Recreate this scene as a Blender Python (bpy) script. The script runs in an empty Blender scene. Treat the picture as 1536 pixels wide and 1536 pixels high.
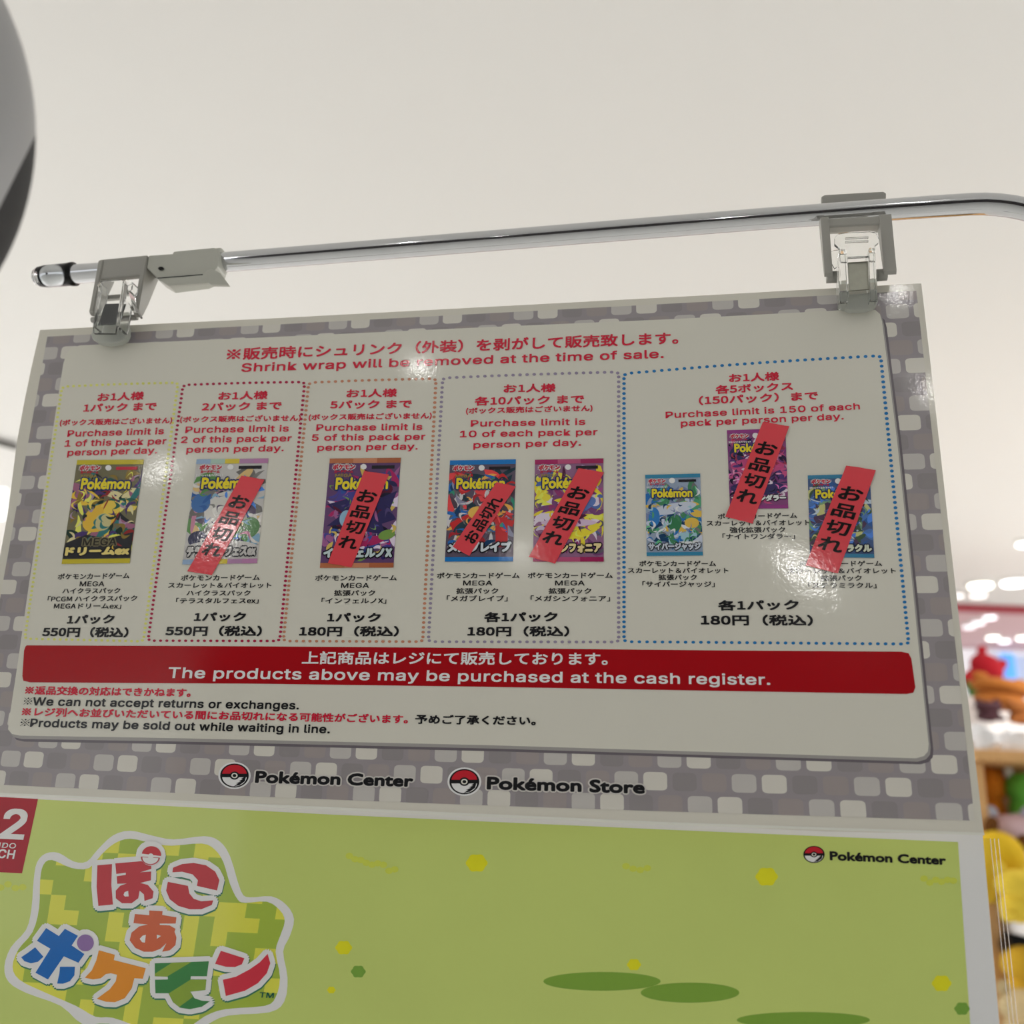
import bpy, bmesh, math, random, os
from mathutils import Vector, Matrix
random.seed(7)
SC = bpy.context.scene
COL = SC.collection

# ------------------------------------------------------------------ camera, world, lamps, exposure
F = 1476.0                                   # focal length in pixels of the 1536 frame
UP = Vector((172, 4638, -1476)).normalized()  # world up seen in camera axes
FW = Vector((0, 0, -1))
YW = (FW - FW.dot(UP) * UP).normalized()
XW = YW.cross(UP)
M = Matrix((XW, YW, UP))                     # camera axes -> world axes
C = Vector((0, 0, 1.5))
cam = bpy.data.cameras.new('camera')
camo = bpy.data.objects.new('camera', cam)
COL.objects.link(camo)
camo.matrix_world = Matrix.Translation(C) @ M.to_4x4()
cam.sensor_width = 36
cam.lens = 36 * F / 1536
cam.clip_start = 0.02
SC.camera = camo


def ray(px, py):
    return M @ Vector(((px - 768) / F, (768 - py) / F, -1))


H = M @ Vector((8662, 149, 1476))
H.z = 0
H.normalize()
Z = Vector((0, 0, 1))
N = H.cross(Z)                               # faces the camera
_p = C + ray(720, 800)


def _raw(px, py):
    d = ray(px, py)
    return C + d * ((_p - C).dot(N) / d.dot(N))


K0 = 0.42 / (_raw(1382, 425) - _raw(60, 495)).length   # an A3 sheet is 420 mm wide
P0 = C + ray(720, 800) * K0
cam.dof.use_dof = True
cam.dof.focus_distance = K0
cam.dof.aperture_fstop = 9.0

CEIL = 2.9
ENV = dict(world=1.15, panel=112.0, glint=1.2, exposure=0.0)
SC.view_settings.view_transform = 'Standard'
SC.view_settings.look = 'None'
SC.view_settings.gamma = 1
SC.view_settings.use_curve_mapping = False
SC.view_settings.exposure = ENV['exposure']
w = bpy.data.worlds.new('world')
SC.world = w
w.use_nodes = True
w.node_tree.nodes['Background'].inputs[0].default_value = (.98, .99, 1.0, 1)
w.node_tree.nodes['Background'].inputs[1].default_value = ENV['world']


def area(loc, sx, sy, e, col=(1, .985, .98)):
    l = bpy.data.lights.new('unseen_area_light', 'AREA')
    l.shape = 'RECTANGLE'
    l.size, l.size_y, l.energy, l.color = sx, sy, e, col
    o = bpy.data.objects.new('unseen_area_light', l)
    o.location = loc
    COL.objects.link(o)
    return o


for lx, ly, e in ((-3.5, 3.0, 1.1), (-5.0, 5.6, 1.2), (3.6, 3.0, 1.1), (5.2, 4.8, 1.0)):  # area lamps added out of view to brighten floor and ceiling
    area((lx, ly, CEIL - .05), 1.8, 1.8, ENV['panel'] * e)


def lamp(loc, e, r=.014):
    l = bpy.data.lights.new('downlight_bulb', 'POINT')
    l.energy, l.shadow_soft_size, l.color = e, r, (1, .98, .95)
    o = bpy.data.objects.new('downlight_bulb', l)
    o.location = loc
    COL.objects.link(o)


# ------------------------------------------------------------------ surfaces
def smooth(a):
    a = max(0., min(1., a))
    return a * a * (3 - 2 * a)


def plane(px, py, off=0.0):
    d = ray(px, py)
    return C + d * ((P0 + N * off - C).dot(N) / d.dot(N))


LAY = 0.00006


def NS(px, py, layer=0.0):
    """a point of the gently bowed notice, `layer` print layers in front of its paper"""
    s = (px + 30) / 1480
    b = 0.016 * 4 * s * (1 - s) * smooth((py - 430) / 640)
    p = plane(px, py)
    v = p - C
    return C + v * (1 + b) - v.normalized() * (layer * LAY)


def PS(px, py, layer=0.0):
    """a point of the flat poster hanging behind the notice"""
    p = plane(px, py, -0.016)
    v = p - C
    return p - v.normalized() * (layer * LAY)


def at(px, py, dist):
    d = ray(px, py)
    return C + d * (dist / d.y)


for gx, gy, e in ((243, 706, .8), (333, 800, 1.3), (629, 550, 1.5), (1205, 855, 1.7), (1347, 440, 1.3), (1400, 590, 1.2), (785, 830, .4)):
    a, b_, c_ = NS(gx, gy), NS(gx + 6, gy), NS(gx, gy - 6)
    nn = (b_ - a).cross(c_ - a).normalized()
    d = ray(gx, gy)
    r = d - 2 * d.dot(nn) * nn
    k = (CEIL - .06 - a.z) / r.z
    k = min(max(k, 1.0), 6.5)
    lamp(a + r * k, e * ENV['glint'] * (k * r.length / 3) ** 2)


# ------------------------------------------------------------------ materials
def lin(c):
    c /= 255.
    return c / 12.92 if c <= .04045 else ((c + .055) / 1.055) ** 2.4


KEXP = 0.46      # what white paper of albedo 1 shows in this light
_m = {}


def alb(rgb, k=KEXP):
    return tuple(min(.93, lin(v) / k) for v in rgb)


def mat(name, base, rough=.5, metal=0., coat=0., coat_rough=.1, film=0., trans=0., ior=1.45, emit=None, es=0., vary=0., vscale=30., fscale=900., alpha=1., spec=.5):
    if name in _m:
        return _m[name]
    m = bpy.data.materials.new(name)
    m.use_nodes = True
    nt = m.node_tree
    b = nt.nodes['Principled BSDF']
    b.inputs['Base Color'].default_value = (*base, 1)
    b.inputs['Roughness'].default_value = rough
    b.inputs['Metallic'].default_value = metal
    b.inputs['Coat Weight'].default_value = coat
    b.inputs['Coat Roughness'].default_value = coat_rough
    b.inputs['Transmission Weight'].default_value = trans
    b.inputs['IOR'].default_value = ior
    b.inputs['Alpha'].default_value = alpha
    b.inputs['Specular IOR Level'].default_value = spec
    if emit:
        b.inputs['Emission Color'].default_value = (*emit, 1)
        b.inputs['Emission Strength'].default_value = es
    tc = nt.nodes.new('ShaderNodeTexCoord')
    if vary:
        nz = nt.nodes.new('ShaderNodeTexNoise')
        nz.inputs['Scale'].default_value = vscale
        nz.inputs['Detail'].default_value = 5
        nt.links.new(tc.outputs['Object'], nz.inputs['Vector'])
        mx = nt.nodes.new('ShaderNodeMix')
        mx.data_type = 'RGBA'
        mx.inputs[6].default_value = (*[v * (1 - vary) for v in base], 1)
        mx.inputs[7].default_value = (*[min(1, v * (1 + vary)) for v in base], 1)
        nt.links.new(nz.outputs['Fac'], mx.inputs[0])
        nt.links.new(mx.outputs[2], b.inputs['Base Color'])
    if film:
        nz = nt.nodes.new('ShaderNodeTexNoise')
        nz.inputs['Scale'].default_value = fscale
        nz.inputs['Detail'].default_value = 3
        nt.links.new(tc.outputs['Object'], nz.inputs['Vector'])
        n2 = nt.nodes.new('ShaderNodeTexNoise')
        n2.inputs['Scale'].default_value = 45
        n2.inputs['Detail'].default_value = 2
        nt.links.new(tc.outputs['Object'], n2.inputs['Vector'])
        ad = nt.nodes.new('ShaderNodeMath')
        ad.operation = 'MULTIPLY_ADD'
        ad.inputs[1].default_value = 1.2
        nt.links.new(n2.outputs['Fac'], ad.inputs[0])
        nt.links.new(nz.outputs['Fac'], ad.inputs[2])
        bp = nt.nodes.new('ShaderNodeBump')
        bp.inputs['Strength'].default_value = 1.0
        bp.inputs['Distance'].default_value = film
        nt.links.new(ad.outputs[0], bp.inputs['Height'])
        nt.links.new(bp.outputs['Normal'], b.inputs['Coat Normal'])
    _m[name] = m
    return m


def ink(*rgb, name=None, coat=.6, k=KEXP, vary=0.):
    return mat(name or 'ink_%d_%d_%d' % rgb, alb(rgb, k), rough=.7, coat=coat, coat_rough=.05, film=.000014, vary=vary, spec=.08)


# ------------------------------------------------------------------ object helpers
def tag(o, label=None, cat=None, group=None, kind=None):
    if label:
        o['label'] = label
    if cat:
        o['category'] = cat
    if group:
        o['group'] = group
    if kind:
        o['kind'] = kind
    return o


def thing(name, loc, label, cat, group=None):
    o = bpy.data.objects.new(name, None)
    o.location = loc
    o.empty_display_size = .02
    COL.objects.link(o)
    return tag(o, label, cat, group)


def worldloc(o):
    v = o.location.copy()
    while o.parent:
        o = o.parent
        v += o.location
    return v


def link(name, me, mats, parent=None, loc=None, flat=True):
    """me in world coordinates; the origin goes to the parent's origin, or to loc"""
    if parent is not None:
        me.transform(Matrix.Translation(-worldloc(parent)))
    elif loc is not None:
        me.transform(Matrix.Translation(-Vector(loc)))
    for m in (mats if isinstance(mats, (list, tuple)) else [mats]):
        me.materials.append(m)
    o = bpy.data.objects.new(name, me)
    if not flat:
        me.polygons.foreach_set('use_smooth', [True] * len(me.polygons))
    COL.objects.link(o)
    if parent is not None:
        o.parent = parent
    elif loc is not None:
        o.location = loc
    return o


def bm_mesh(bm, name='m'):
    me = bpy.data.meshes.new(name)
    bm.to_mesh(me)
    bm.free()
    return me


def decal(name, polys, mats, surf, layer, parent, step=0, label=None):
    """flat print: pixel-plane outlines laid on a curved sheet. polys: list of points or (points, material index)"""
    bm = bmesh.new()
    for p in polys:
        mi = 0
        if len(p) == 2 and isinstance(p[1], int):
            p, mi = p
        f = bm.faces.new([bm.verts.new((x, y, 0)) for x, y in p])
        f.material_index = mi
    tri(bm, faces=bm.faces[:], ngon_method='EAR_CLIP')
    if step:
        xs = [v.co.x for v in bm.verts]
        ys = [v.co.y for v in bm.verts]
        for lo, hi, ax in ((min(xs), max(xs), 0), (min(ys), max(ys), 1)):
            k = math.ceil(lo / step) * step
            while k < hi:
                if k > lo + .01:
                    co, no = [0, 0, 0], [0, 0, 0]
                    co[ax], no[ax] = k, 1
                    bmesh.ops.bisect_plane(bm, geom=bm.verts[:] + bm.edges[:] + bm.faces[:], plane_co=co, plane_no=no)
                k += step
    for v in bm.verts:
        v.co = surf(v.co.x, v.co.y, layer)
    face_cam(bm)
    o = link(name, bm_mesh(bm), mats, parent)
    if label:
        o['label'] = label
    return o


def tri(bm, faces, ngon_method='EAR_CLIP'):
    bm.normal_update()
    bmesh.ops.triangulate(bm, faces=faces, ngon_method=ngon_method)


def face_cam(bm):
    bm.normal_update()
    fl = [f for f in bm.faces if f.normal.dot(N) < 0]
    if fl:
        bmesh.ops.reverse_faces(bm, faces=fl)


def prism(polys, front, depth, bevel=0.0, segs=2):
    """solid: pixel outline on the plane `front` metres before the sheet, pushed straight back by depth"""
    bm = bmesh.new()
    for poly in polys:
        fr = [bm.verts.new(plane(x, y, front)) for x, y in poly]
        bk = [bm.verts.new(v.co - N * depth) for v in fr]
        n = len(poly)
        bm.faces.new(fr)
        bm.faces.new(bk[::-1])
        for i in range(n):
            bm.faces.new((fr[i], bk[i], bk[(i + 1) % n], fr[(i + 1) % n]))
    bmesh.ops.recalc_face_normals(bm, faces=bm.faces[:])
    if bevel:
        bmesh.ops.bevel(bm, geom=bm.edges[:], offset=bevel, segments=segs, affect='EDGES', profile=.6, clamp_overlap=True)
    return bm


def box(bm, lo, hi, mtx=None):
    r = bmesh.ops.create_cube(bm, size=1)
    for v in r['verts']:
        v.co = Vector([lo[i] + (v.co[i] + .5) * (hi[i] - lo[i]) for i in range(3)])
        if mtx:
            v.co = mtx @ v.co
    return r['verts']


def tube(pts, rad, seg=28, cap=True, bm=None):
    bm = bm or bmesh.new()
    rings = []
    prev = None
    for i, p in enumerate(pts):
        t = (pts[min(i + 1, len(pts) - 1)] - pts[max(i - 1, 0)]).normalized()
        a = Z - t * t.dot(Z) if abs(t.z) < .8 else N - t * t.dot(N)
        if prev is not None:
            a = prev - t * t.dot(prev)
        a.normalize()
        prev = a
        b = t.cross(a)
        rr = rad[i] if isinstance(rad, (list, tuple)) else rad
        rings.append([bm.verts.new(p + (a * math.cos(q) + b * math.sin(q)) * rr) for q in [k * math.tau / seg for k in range(seg)]])
    for r0, r1 in zip(rings, rings[1:]):
        for k in range(seg):
            bm.faces.new((r0[k], r0[(k + 1) % seg], r1[(k + 1) % seg], r1[k]))
    if cap:
        bm.faces.new(rings[0][::-1])
        bm.faces.new(rings[-1])
    bmesh.ops.recalc_face_normals(bm, faces=bm.faces[:])
    return bm


def ellipsoid(bm, c, r, rot=None, seg=20):
    m = Matrix.Translation(c) @ (rot.to_matrix().to_4x4() if rot else Matrix()) @ Matrix.Diagonal((*r, 1))
    return bmesh.ops.create_uvsphere(bm, u_segments=seg, v_segments=seg // 2 + 2, radius=1, matrix=m)['verts']


def rrect(q, r=0.1, n=4, ry=None):
    """rounded outline in a pixel quad (TL TR BR BL); r, ry are corner radii as fractions of width and height"""
    ry = r if ry is None else ry
    out = []
    for cx, cy, a0 in ((1 - r, ry, -90), (1 - r, 1 - ry, 0), (r, 1 - ry, 90), (r, ry, 180)):
        for k in range(n + 1):
            a = math.radians(a0 + 90 * k / n)
            out.append(bil(q, cx + r * math.cos(a), cy + ry * math.sin(a)))
    return out


def bil(q, u, v):
    (a, b, c, d) = q
    return tuple((a[i] * (1 - u) + b[i] * u) * (1 - v) + (d[i] * (1 - u) + c[i] * u) * v for i in (0, 1))


def circ(x, y, rx, ry=None, n=20, a0=0, a1=360):
    ry = rx if ry is None else ry
    full = abs(a1 - a0) >= 360
    return [(x + rx * math.cos(math.radians(a0 + (a1 - a0) * k / (n if full else n - 1))), y + ry * math.sin(math.radians(a0 + (a1 - a0) * k / (n if full else n - 1)))) for k in range(n)]


# ------------------------------------------------------------------ lettering
def _font(fn):
    try:
        return bpy.data.fonts.load(os.path.join(bpy.utils.resource_path('LOCAL'), 'datafiles', 'fonts', fn))
    except Exception:
        return None


FONT = {'latin': _font('Inter.woff2'), 'kana': _font('Noto Sans CJK Regular.woff2'), 'soft': None}
_g = {}


def glyphs(body, font):
    key = (body, font)
    if key in _g:
        return _g[key]
    c = bpy.data.curves.new('t', 'FONT')
    c.body = body
    c.size = 1
    c.resolution_u = 3
    if font == 'latin':
        c.space_character = 1.03
    if FONT[font]:
        c.font = FONT[font]
    o = bpy.data.objects.new('t', c)
    COL.objects.link(o)
    dg = bpy.context.evaluated_depsgraph_get()
    me = bpy.data.meshes.new_from_object(o.evaluated_get(dg))
    vs = [(v.co.x, v.co.y) for v in me.vertices]
    fs = [tuple(p.vertices) for p in me.polygons]
    bpy.data.objects.remove(o)
    bpy.data.curves.remove(c)
    bpy.data.meshes.remove(me)
    if not vs:
        vs = [(0, 0), (.1, 0), (.1, .1)]
        fs = [(0, 1, 2)]
    xs = [v[0] for v in vs]
    ys = [v[1] for v in vs]
    _g[key] = (vs, fs, (min(xs), max(xs), min(ys), max(ys)))
    return _g[key]


def isjp(s):
    return any(ord(ch) > 0x2e80 for ch in s)


def put_text(name, body, fn, mt, surf, layer, parent, bold, font, uvw=None, n=4):
    """fn maps glyph coordinates to pixels; bold = stroke widening in glyph units (x, y)"""
    vs, fs, bb = glyphs(body, font)
    V, Fc = [], []
    shifts = [(0, 0)]
    if bold[0]:
        shifts += [(bold[0] * math.cos(math.tau * (k + .5) / n), bold[1] * math.sin(math.tau * (k + .5) / n)) for k in range(n)]
    for i, (sx, sy) in enumerate(shifts):
        o = len(V)
        for x, y in vs:
            V.append(surf(*fn(x + sx, y + sy), layer + i * .12))
        Fc += [tuple(a + o for a in f) for f in fs]
    me = bpy.data.meshes.new('lettering')
    me.from_pydata(V, [], Fc)
    bm = bmesh.new()
    bm.from_mesh(me)
    face_cam(bm)
    bm.to_mesh(me)
    bm.free()
    return link(name, me, mt, parent)


LEAN = [(-60, .2), (12, .175), (65, .15), (245, .131), (440, .09), (650, .06), (931, .004), (1343, -.093), (1430, -.11)]
LEANP = [(0, .215), (45, .21), (1450, -.07), (1500, -.08)]


def lean(x, tab):
    if x <= tab[0][0]:
        return tab[0][1]
    for (a, p), (b, q) in zip(tab, tab[1:]):
        if x <= b:
            return p + (q - p) * (x - a) / (b - a)
    return tab[-1][1]


def line(body, x0, x1, y0, y1, h, mt, parent, bold=.03, font=None, surf=NS, layer=3, tab=LEAN, name='printed_text', n=4, shift=(0, 0)):
    """one printed line: ink from x0 to x1, ink bottom / baseline y0 to y1, capital or kanji height h (pixels)"""
    jp = isjp(body)
    if body[0] == '※' and not jp and font is None:
        w_ = (x1 - x0) * .026
        dy = (y1 - y0) * .03
        line('※', x0, x0 + w_ + 1.5, y0 - .6, y0 + dy - .6, h * .92, mt, parent, bold=.0, font='kana', surf=surf, layer=layer, tab=tab, name=name)
        return line(body[1:], x0 + w_ + 3, x1, y0 + dy, y1, h, mt, parent, bold, font, surf, layer, tab, name, n, shift)
    font = font or ('kana' if jp else 'latin')
    vs, fs, bb = glyphs(body, font)
    ref = glyphs('販' if font == 'kana' and jp else 'H', font)[2]
    s = h / (ref[3] - ref[2])
    b0 = ref[2]
    sx = (x1 - x0) / (bb[1] - bb[0])

    def fn(gx, gy):
        t = (gx - bb[0]) / (bb[1] - bb[0])
        bx, by = x0 + (x1 - x0) * t, y0 + (y1 - y0) * t
        up = (gy - b0) * s
        return bx + lean(bx, tab) * up + shift[0], by - up + shift[1]
    em = ref[3] - ref[2]
    return put_text(name, body, fn, mt, surf, layer, parent, (bold * s / sx * em * 1.15, bold * em), font, n=n)


def qtext(body, q, u0, u1, v0, v1, mt, parent, bold=.03, font=None, surf=NS, layer=5, name='printed_text', rot=False, n=4, full=True):
    font = font or ('kana' if isjp(body) else 'latin')
    vs, fs, bb = glyphs(body, font)

    def fn(gx, gy):
        a = (gx - bb[0]) / (bb[1] - bb[0])
        b = (gy - bb[2]) / (bb[3] - bb[2])
        if rot:
            return bil(q, u1 - (u1 - u0) * b, v1 - (v1 - v0) * a)
        return bil(q, u0 + (u1 - u0) * a, v1 - (v1 - v0) * b)
    return put_text(name, body, fn, mt, surf, layer, parent, (bold, bold), font, n=n)


# ------------------------------------------------------------------ room shell
m_ceil = mat('ceiling_paint', (.86, .85, .825), rough=.9, vary=.012, vscale=.8)
m_floor = mat('floor_vinyl', (.73, .735, .71), rough=.5, vary=.05, vscale=2)
m_wall = mat('wall_paint', (.80, .76, .73), rough=.85, vary=.02)


def shell(name, lo, hi, m):
    bm = bmesh.new()
    box(bm, lo, hi)
    o = link(name, bm_mesh(bm), m)
    tag(o, kind='structure')
    return o


YEND = 8.4
shell('floor', (-10, -10, -.1), (10, YEND, 0), m_floor)
shell('ceiling', (-10, -10, CEIL), (10, 5.95, CEIL + .12), m_ceil)
shell('ceiling.001', (-10, 5.95, CEIL + .12), (10, YEND + .2, CEIL + .24), mat('ceiling_pink_bounce', (.72, .50, .52), rough=.8, vary=.02))  # reflected pink light put into the base colour of the far ceiling
shell('trim_1', (-10, 5.93, CEIL - .035), (10, 6.02, CEIL + .24), mat('red_trim', (.42, .03, .05), rough=.5, vary=.02))
shell('added_dark_wall', (-4.5, -6.2, 0), (4.5, -6, CEIL), mat('added_wall_dark', (.05, .045, .045), rough=.7, vary=.3, vscale=1.5))  # unseen dark slab added behind the camera for the rail's dark reflection
shell('wall_back', (-10, YEND, 0), (10, YEND + .2, CEIL + .3), m_wall)

# ------------------------------------------------------------------ the notice
W_ = (163, 160, 151)
m_paper = ink(*W_, name='laminated_paper')
m_panel = ink(164, 162, 153, name='printed_panel')
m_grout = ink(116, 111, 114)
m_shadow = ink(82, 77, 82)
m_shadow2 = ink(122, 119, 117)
RED = ink(156, 22, 44)
BLK = ink(22, 22, 24)
WHT = ink(205, 198, 192)
notice = thing('laminated_notice', plane(700, 1240), 'large white laminated price notice with a grey cobblestone-pattern border, hanging from the two clips', 'notice')
OUT = [(60, 495), (230, 486), (400, 478), (700, 462), (1040, 444), (1382, 425), (1398, 565), (1423, 790), (1450, 1030), (1476, 1252), (1240, 1247), (1000, 1236), (440, 1211), (0, 1190), (-66, 1187), (-22, 960), (0, 834), (12, 768), (25.5, 662), (37, 600), (47, 552)]
sheet = decal('sheet', [OUT], m_paper, NS, 0, notice, step=26)
sol = sheet.modifiers.new('s', 'SOLIDIFY')
sol.thickness = .0005
sol.offset = -1
# ring: homography of the printed border
Q = [(71, 505), (1374.5, 436), (1462, 1231), (-50, 1174.5)]


def hom(q):
    (x0, y0), (x1, y1), (x2, y2), (x3, y3) = q
    dx1, dx2, dx3 = x1 - x2, x3 - x2, x0 - x1 + x2 - x3
    dy1, dy2, dy3 = y1 - y2, y3 - y2, y0 - y1 + y2 - y3
    det = dx1 * dy2 - dx2 * dy1
    g = (dx3 * dy2 - dx2 * dy3) / det
    h = (dx1 * dy3 - dx3 * dy1) / det
    a, b, c = x1 - x0 + g * x1, x3 - x0 + h * x3, x0
    d, e, f = y1 - y0 + g * y1, y3 - y0 + h * y3, y0
    return lambda u, v: ((a * u + b * v + c) / (g * u + h * v + 1), (d * u + e * v + f) / (g * u + h * v + 1))


HB = hom(Q)


def ringpt(u, v):
    x, y = HB(u, v)
    # sheet sags a little at lower left
    return x, y + 5.0 * smooth(v) * math.sin(math.pi * min(1, max(0, u))) * .9


ring = [ringpt(k / 24, 0) for k in range(24)] + [ringpt(1, k / 12) for k in range(12)] + [ringpt(1 - k / 24, 1) for k in range(24)] + [ringpt(0, 1 - k / 12) for k in range(12)]
decal('border_print', [ring], m_grout, NS, 1, notice, step=26, label='grey printed border band')
tone = [ink(110, 106, 107), ink(121, 114, 113), ink(147, 144, 141), ink(163, 160, 153)]
NC, NR = 37.0, 25.4
polys = []
for r in range(0, 26):
    cy = (r + .1) / NR
    base = 2.24 + 1.5 * (25 - r)
    for m_ in range(-20, 20):
        for k in range(4):
            cx = (base + 4 * m_ + k) / NC
            if cx < -.6 / NC or cx > 1 + .6 / NC:
                continue
            if 2.2 < r < 22.3 and 2.6 / NC < cx < 1 - 3.1 / NC:
                continue
            hw, hh = .41 / NC, .40 / NR
            p = []
            for qx, qy, a0 in ((1, 1, 0), (-1, 1, 90), (-1, -1, 180), (1, -1, 270)):
                for j in range(4):
                    a = math.radians(a0 + 30 * j)
                    x = cx + qx * hw * .58 + hw * .42 * math.cos(a)
                    y = cy + qy * hh * .58 + hh * .42 * math.sin(a)
                    p.append((min(1, max(0, x)), min(1, max(0, y))))
            pp = [ringpt(*t) for t in p]
            ded = []
            for t in pp:
                if not ded or (abs(t[0] - ded[-1][0]) + abs(t[1] - ded[-1][1])) > .05:
                    ded.append(t)
            if len(ded) > 3 and abs(sum(ded[i - 1][0] * ded[i][1] - ded[i][0] * ded[i - 1][1] for i in range(len(ded)))) > 4:
                polys.append((ded, k))
decal('cobblestone_print', polys, tone, NS, 2, notice, label='printed rounded stones in four greys')

PANEL = [(120, 518), (420, 505), (700, 492), (1000, 479), (1240, 466.5), (1300, 463), (1313, 465), (1320, 471), (1323, 482), (1345, 655), (1368, 872), (1385, 1040), (1393, 1116), (1392, 1127), (1386, 1134), (1374, 1137.5),
         (1200, 1132), (1000, 1126), (740, 1118), (500, 1112.5), (250, 1107), (30, 1103.5), (18, 1101), (12, 1094), (13, 1084), (28, 985), (44, 872), (62, 760), (80, 640), (95, 545), (100, 530), (107, 522)]


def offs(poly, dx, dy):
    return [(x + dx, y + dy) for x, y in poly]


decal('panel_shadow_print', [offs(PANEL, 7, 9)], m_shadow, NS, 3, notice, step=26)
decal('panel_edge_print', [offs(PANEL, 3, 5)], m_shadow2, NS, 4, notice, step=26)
decal('panel_print', [PANEL], m_panel, NS, 5, notice, step=26, label='plain pale inner panel')
L5 = 7

# banner
BN = [(40, 968), (380, 969.5), (720, 972), (1060, 975.5), (1352, 977.5), (1363, 980), (1367, 988), (1373, 1031), (1370, 1039), (1360, 1041), (1060, 1036), (720, 1030), (380, 1025.5), (45, 1023.5), (35, 1021), (33.5, 1014), (36, 976), (38, 970)]
decal('red_banner', [BN], ink(126, 6, 14), NS, L5, notice, step=26, label='dark red printed banner')
line('上記商品はレジにて販売しております。', 453, 911, 996, 997.5, 18.5, WHT, notice, .035, layer=L5 + 2)
line('The products above may be purchased at the cash register.', 252, 1155, 1016.5, 1027, 15.2, WHT, notice, .045, layer=L5 + 2)

# dotted frames
DOTS = [((93, 580), (267, 574), (215, 962), (37, 958), (168, 168, 92)), ((274.5, 577.5), (457, 573), (419.5, 961.5), (222, 961), (128, 26, 52)),
        ((463, 574), (654, 568), (634, 962.5), (425, 961.5), (148, 100, 78)), ((664, 567), (928, 558), (928, 963), (642.5, 962.5), (112, 104, 122)),
        ((936, 560.5), (1321, 533.5), (1363, 966), (936, 962.5), (28, 88, 136))]
for a, b, c, d, colr in DOTS:
    pl = []
    for (p, q, nx) in ((a, b, None), (b, c, None), (c, d, None), (d, a, None)):
        dx, dy = q[0] - p[0], q[1] - p[1]
        horiz = abs(dx) > abs(dy)
        xm = (p[0] + q[0]) / 2
        pitch = (8.4 + xm * .0026) if horiz else (6.5 + xm * .0010)
        nn = max(3, round(math.hypot(dx, dy) / pitch))
        for k in range(nn):
            t = k / nn
            x, y = p[0] + dx * t, p[1] + dy * t
            if horiz and p[1] < 700:
                y += -2.0 * math.sin(math.pi * t) * (1 if a[0] > 900 else .4)
            if k == 0:
                x += 1.5 if p in (a, d) else -1.5
                y += 1.5 if p in (a, b) else -1.5
            s = 1 + x * .00022
            pl.append(circ(x, y, 2.35 * s, 1.85 * s, 8))
    decal('dotted_frame', pl, ink(*colr), NS, L5, notice)

T = lambda *a, **k: line(*a, RED, notice, layer=L5 + 1, **k)
B = lambda *a, **k: line(*a, BLK, notice, layer=L5 + 1, **k)
J, E_ = dict(bold=.048), dict(bold=.046)
T('※販売時にシュリンク（外装）を剥がして販売致します。', 340, 1017, 540.5, 515.5, 17.5, bold=.036)
T('Shrink wrap will be removed at the time of sale.', 362, 995, 557.5, 536.5, 12.0, bold=.045)
for r in [('お1人様', 146, 214.5, 602, 599.5, 12), ('1パック まで', 125, 233.6, 618.2, 615.4, 12.2), ('(ボックス販売はございません)', 89.5, 257.4, 638.6, 634.8, 8.8),
          ('お1人様', 327.4, 400.4, 600, 598.5, 12), ('2パック まで', 302.8, 421.5, 616.4, 614.3, 12.2), ('(ボックス販売はございません)', 270, 450.5, 633.6, 631.2, 8.8),
          ('お1人様', 519.7, 594.4, 596.2, 595, 12), ('5パック まで', 495.3, 617, 613.3, 611.8, 12.2), ('(ボックス販売はございません)', 463, 647, 630.4, 627.8, 8.8),
          ('お1人様', 755.6, 832.8, 589, 587.8, 12.3), ('各10パック まで', 711.9, 875.6, 608.2, 604.7, 12.5), ('(ボックス販売はございません)', 699, 888.4, 620.8, 616.4, 8.8),
          ('お1人様', 1094, 1168.4, 573.4, 570.3, 12.3), ('各5ボックス', 1073.8, 1189.4, 590.8, 585.2, 12.3), ('（150パック）まで', 1048.8, 1227, 607.3, 599.4, 12.5),
          ('※返品交換の対応はできかねます。', 37.4, 285, 1041.4, 1045.2, 12.3)]:
    T(*r, **J)
for r in [('Purchase limit is', 101, 245, 655, 651), ('1 of this pack per', 97, 248.7, 669.8, 666), ('person per day.', 101, 235, 683.5, 679.8),
          ('Purchase limit is', 278, 432.4, 649.3, 647), ('2 of this pack per', 271.4, 436.8, 664.3, 661.6), ('person per day.', 279.6, 425, 679, 676.4),
          ('Purchase limit is', 474.4, 632.8, 646, 644.7), ('5 of this pack per', 467.8, 637.5, 661, 659.4), ('person per day.', 476, 626, 676, 674),
          ('Purchase limit is', 706.3, 877.5, 639.8, 637), ('10 of each pack per', 690, 896, 655.7, 652.4), ('person per day.', 710.3, 871, 672, 668.2),
          ('Purchase limit is 150 of each', 998.8, 1289.7, 627.2, 613.8), ('pack per person per day.', 1021.6, 1265.3, 639.6, 628.8)]:
    T(*r, 9.2, **E_)
T('※レジ列へお並びいただいている間にお品切れになる可能性がございます。', 32.5, 611, 1073.5, 1085, 12.3, **J)
for r in [('※We can not accept returns or exchanges.', 35, 447.6, 1057.6, 1063.8, 11.6), ('※Products may be sold out while waiting in line.', 30, 494, 1089.6, 1099.6, 11.6),
          ('予めご了承ください。', 623, 803, 1085.4, 1087.8, 13.2)]:
    B(*r, bold=.05)
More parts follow.
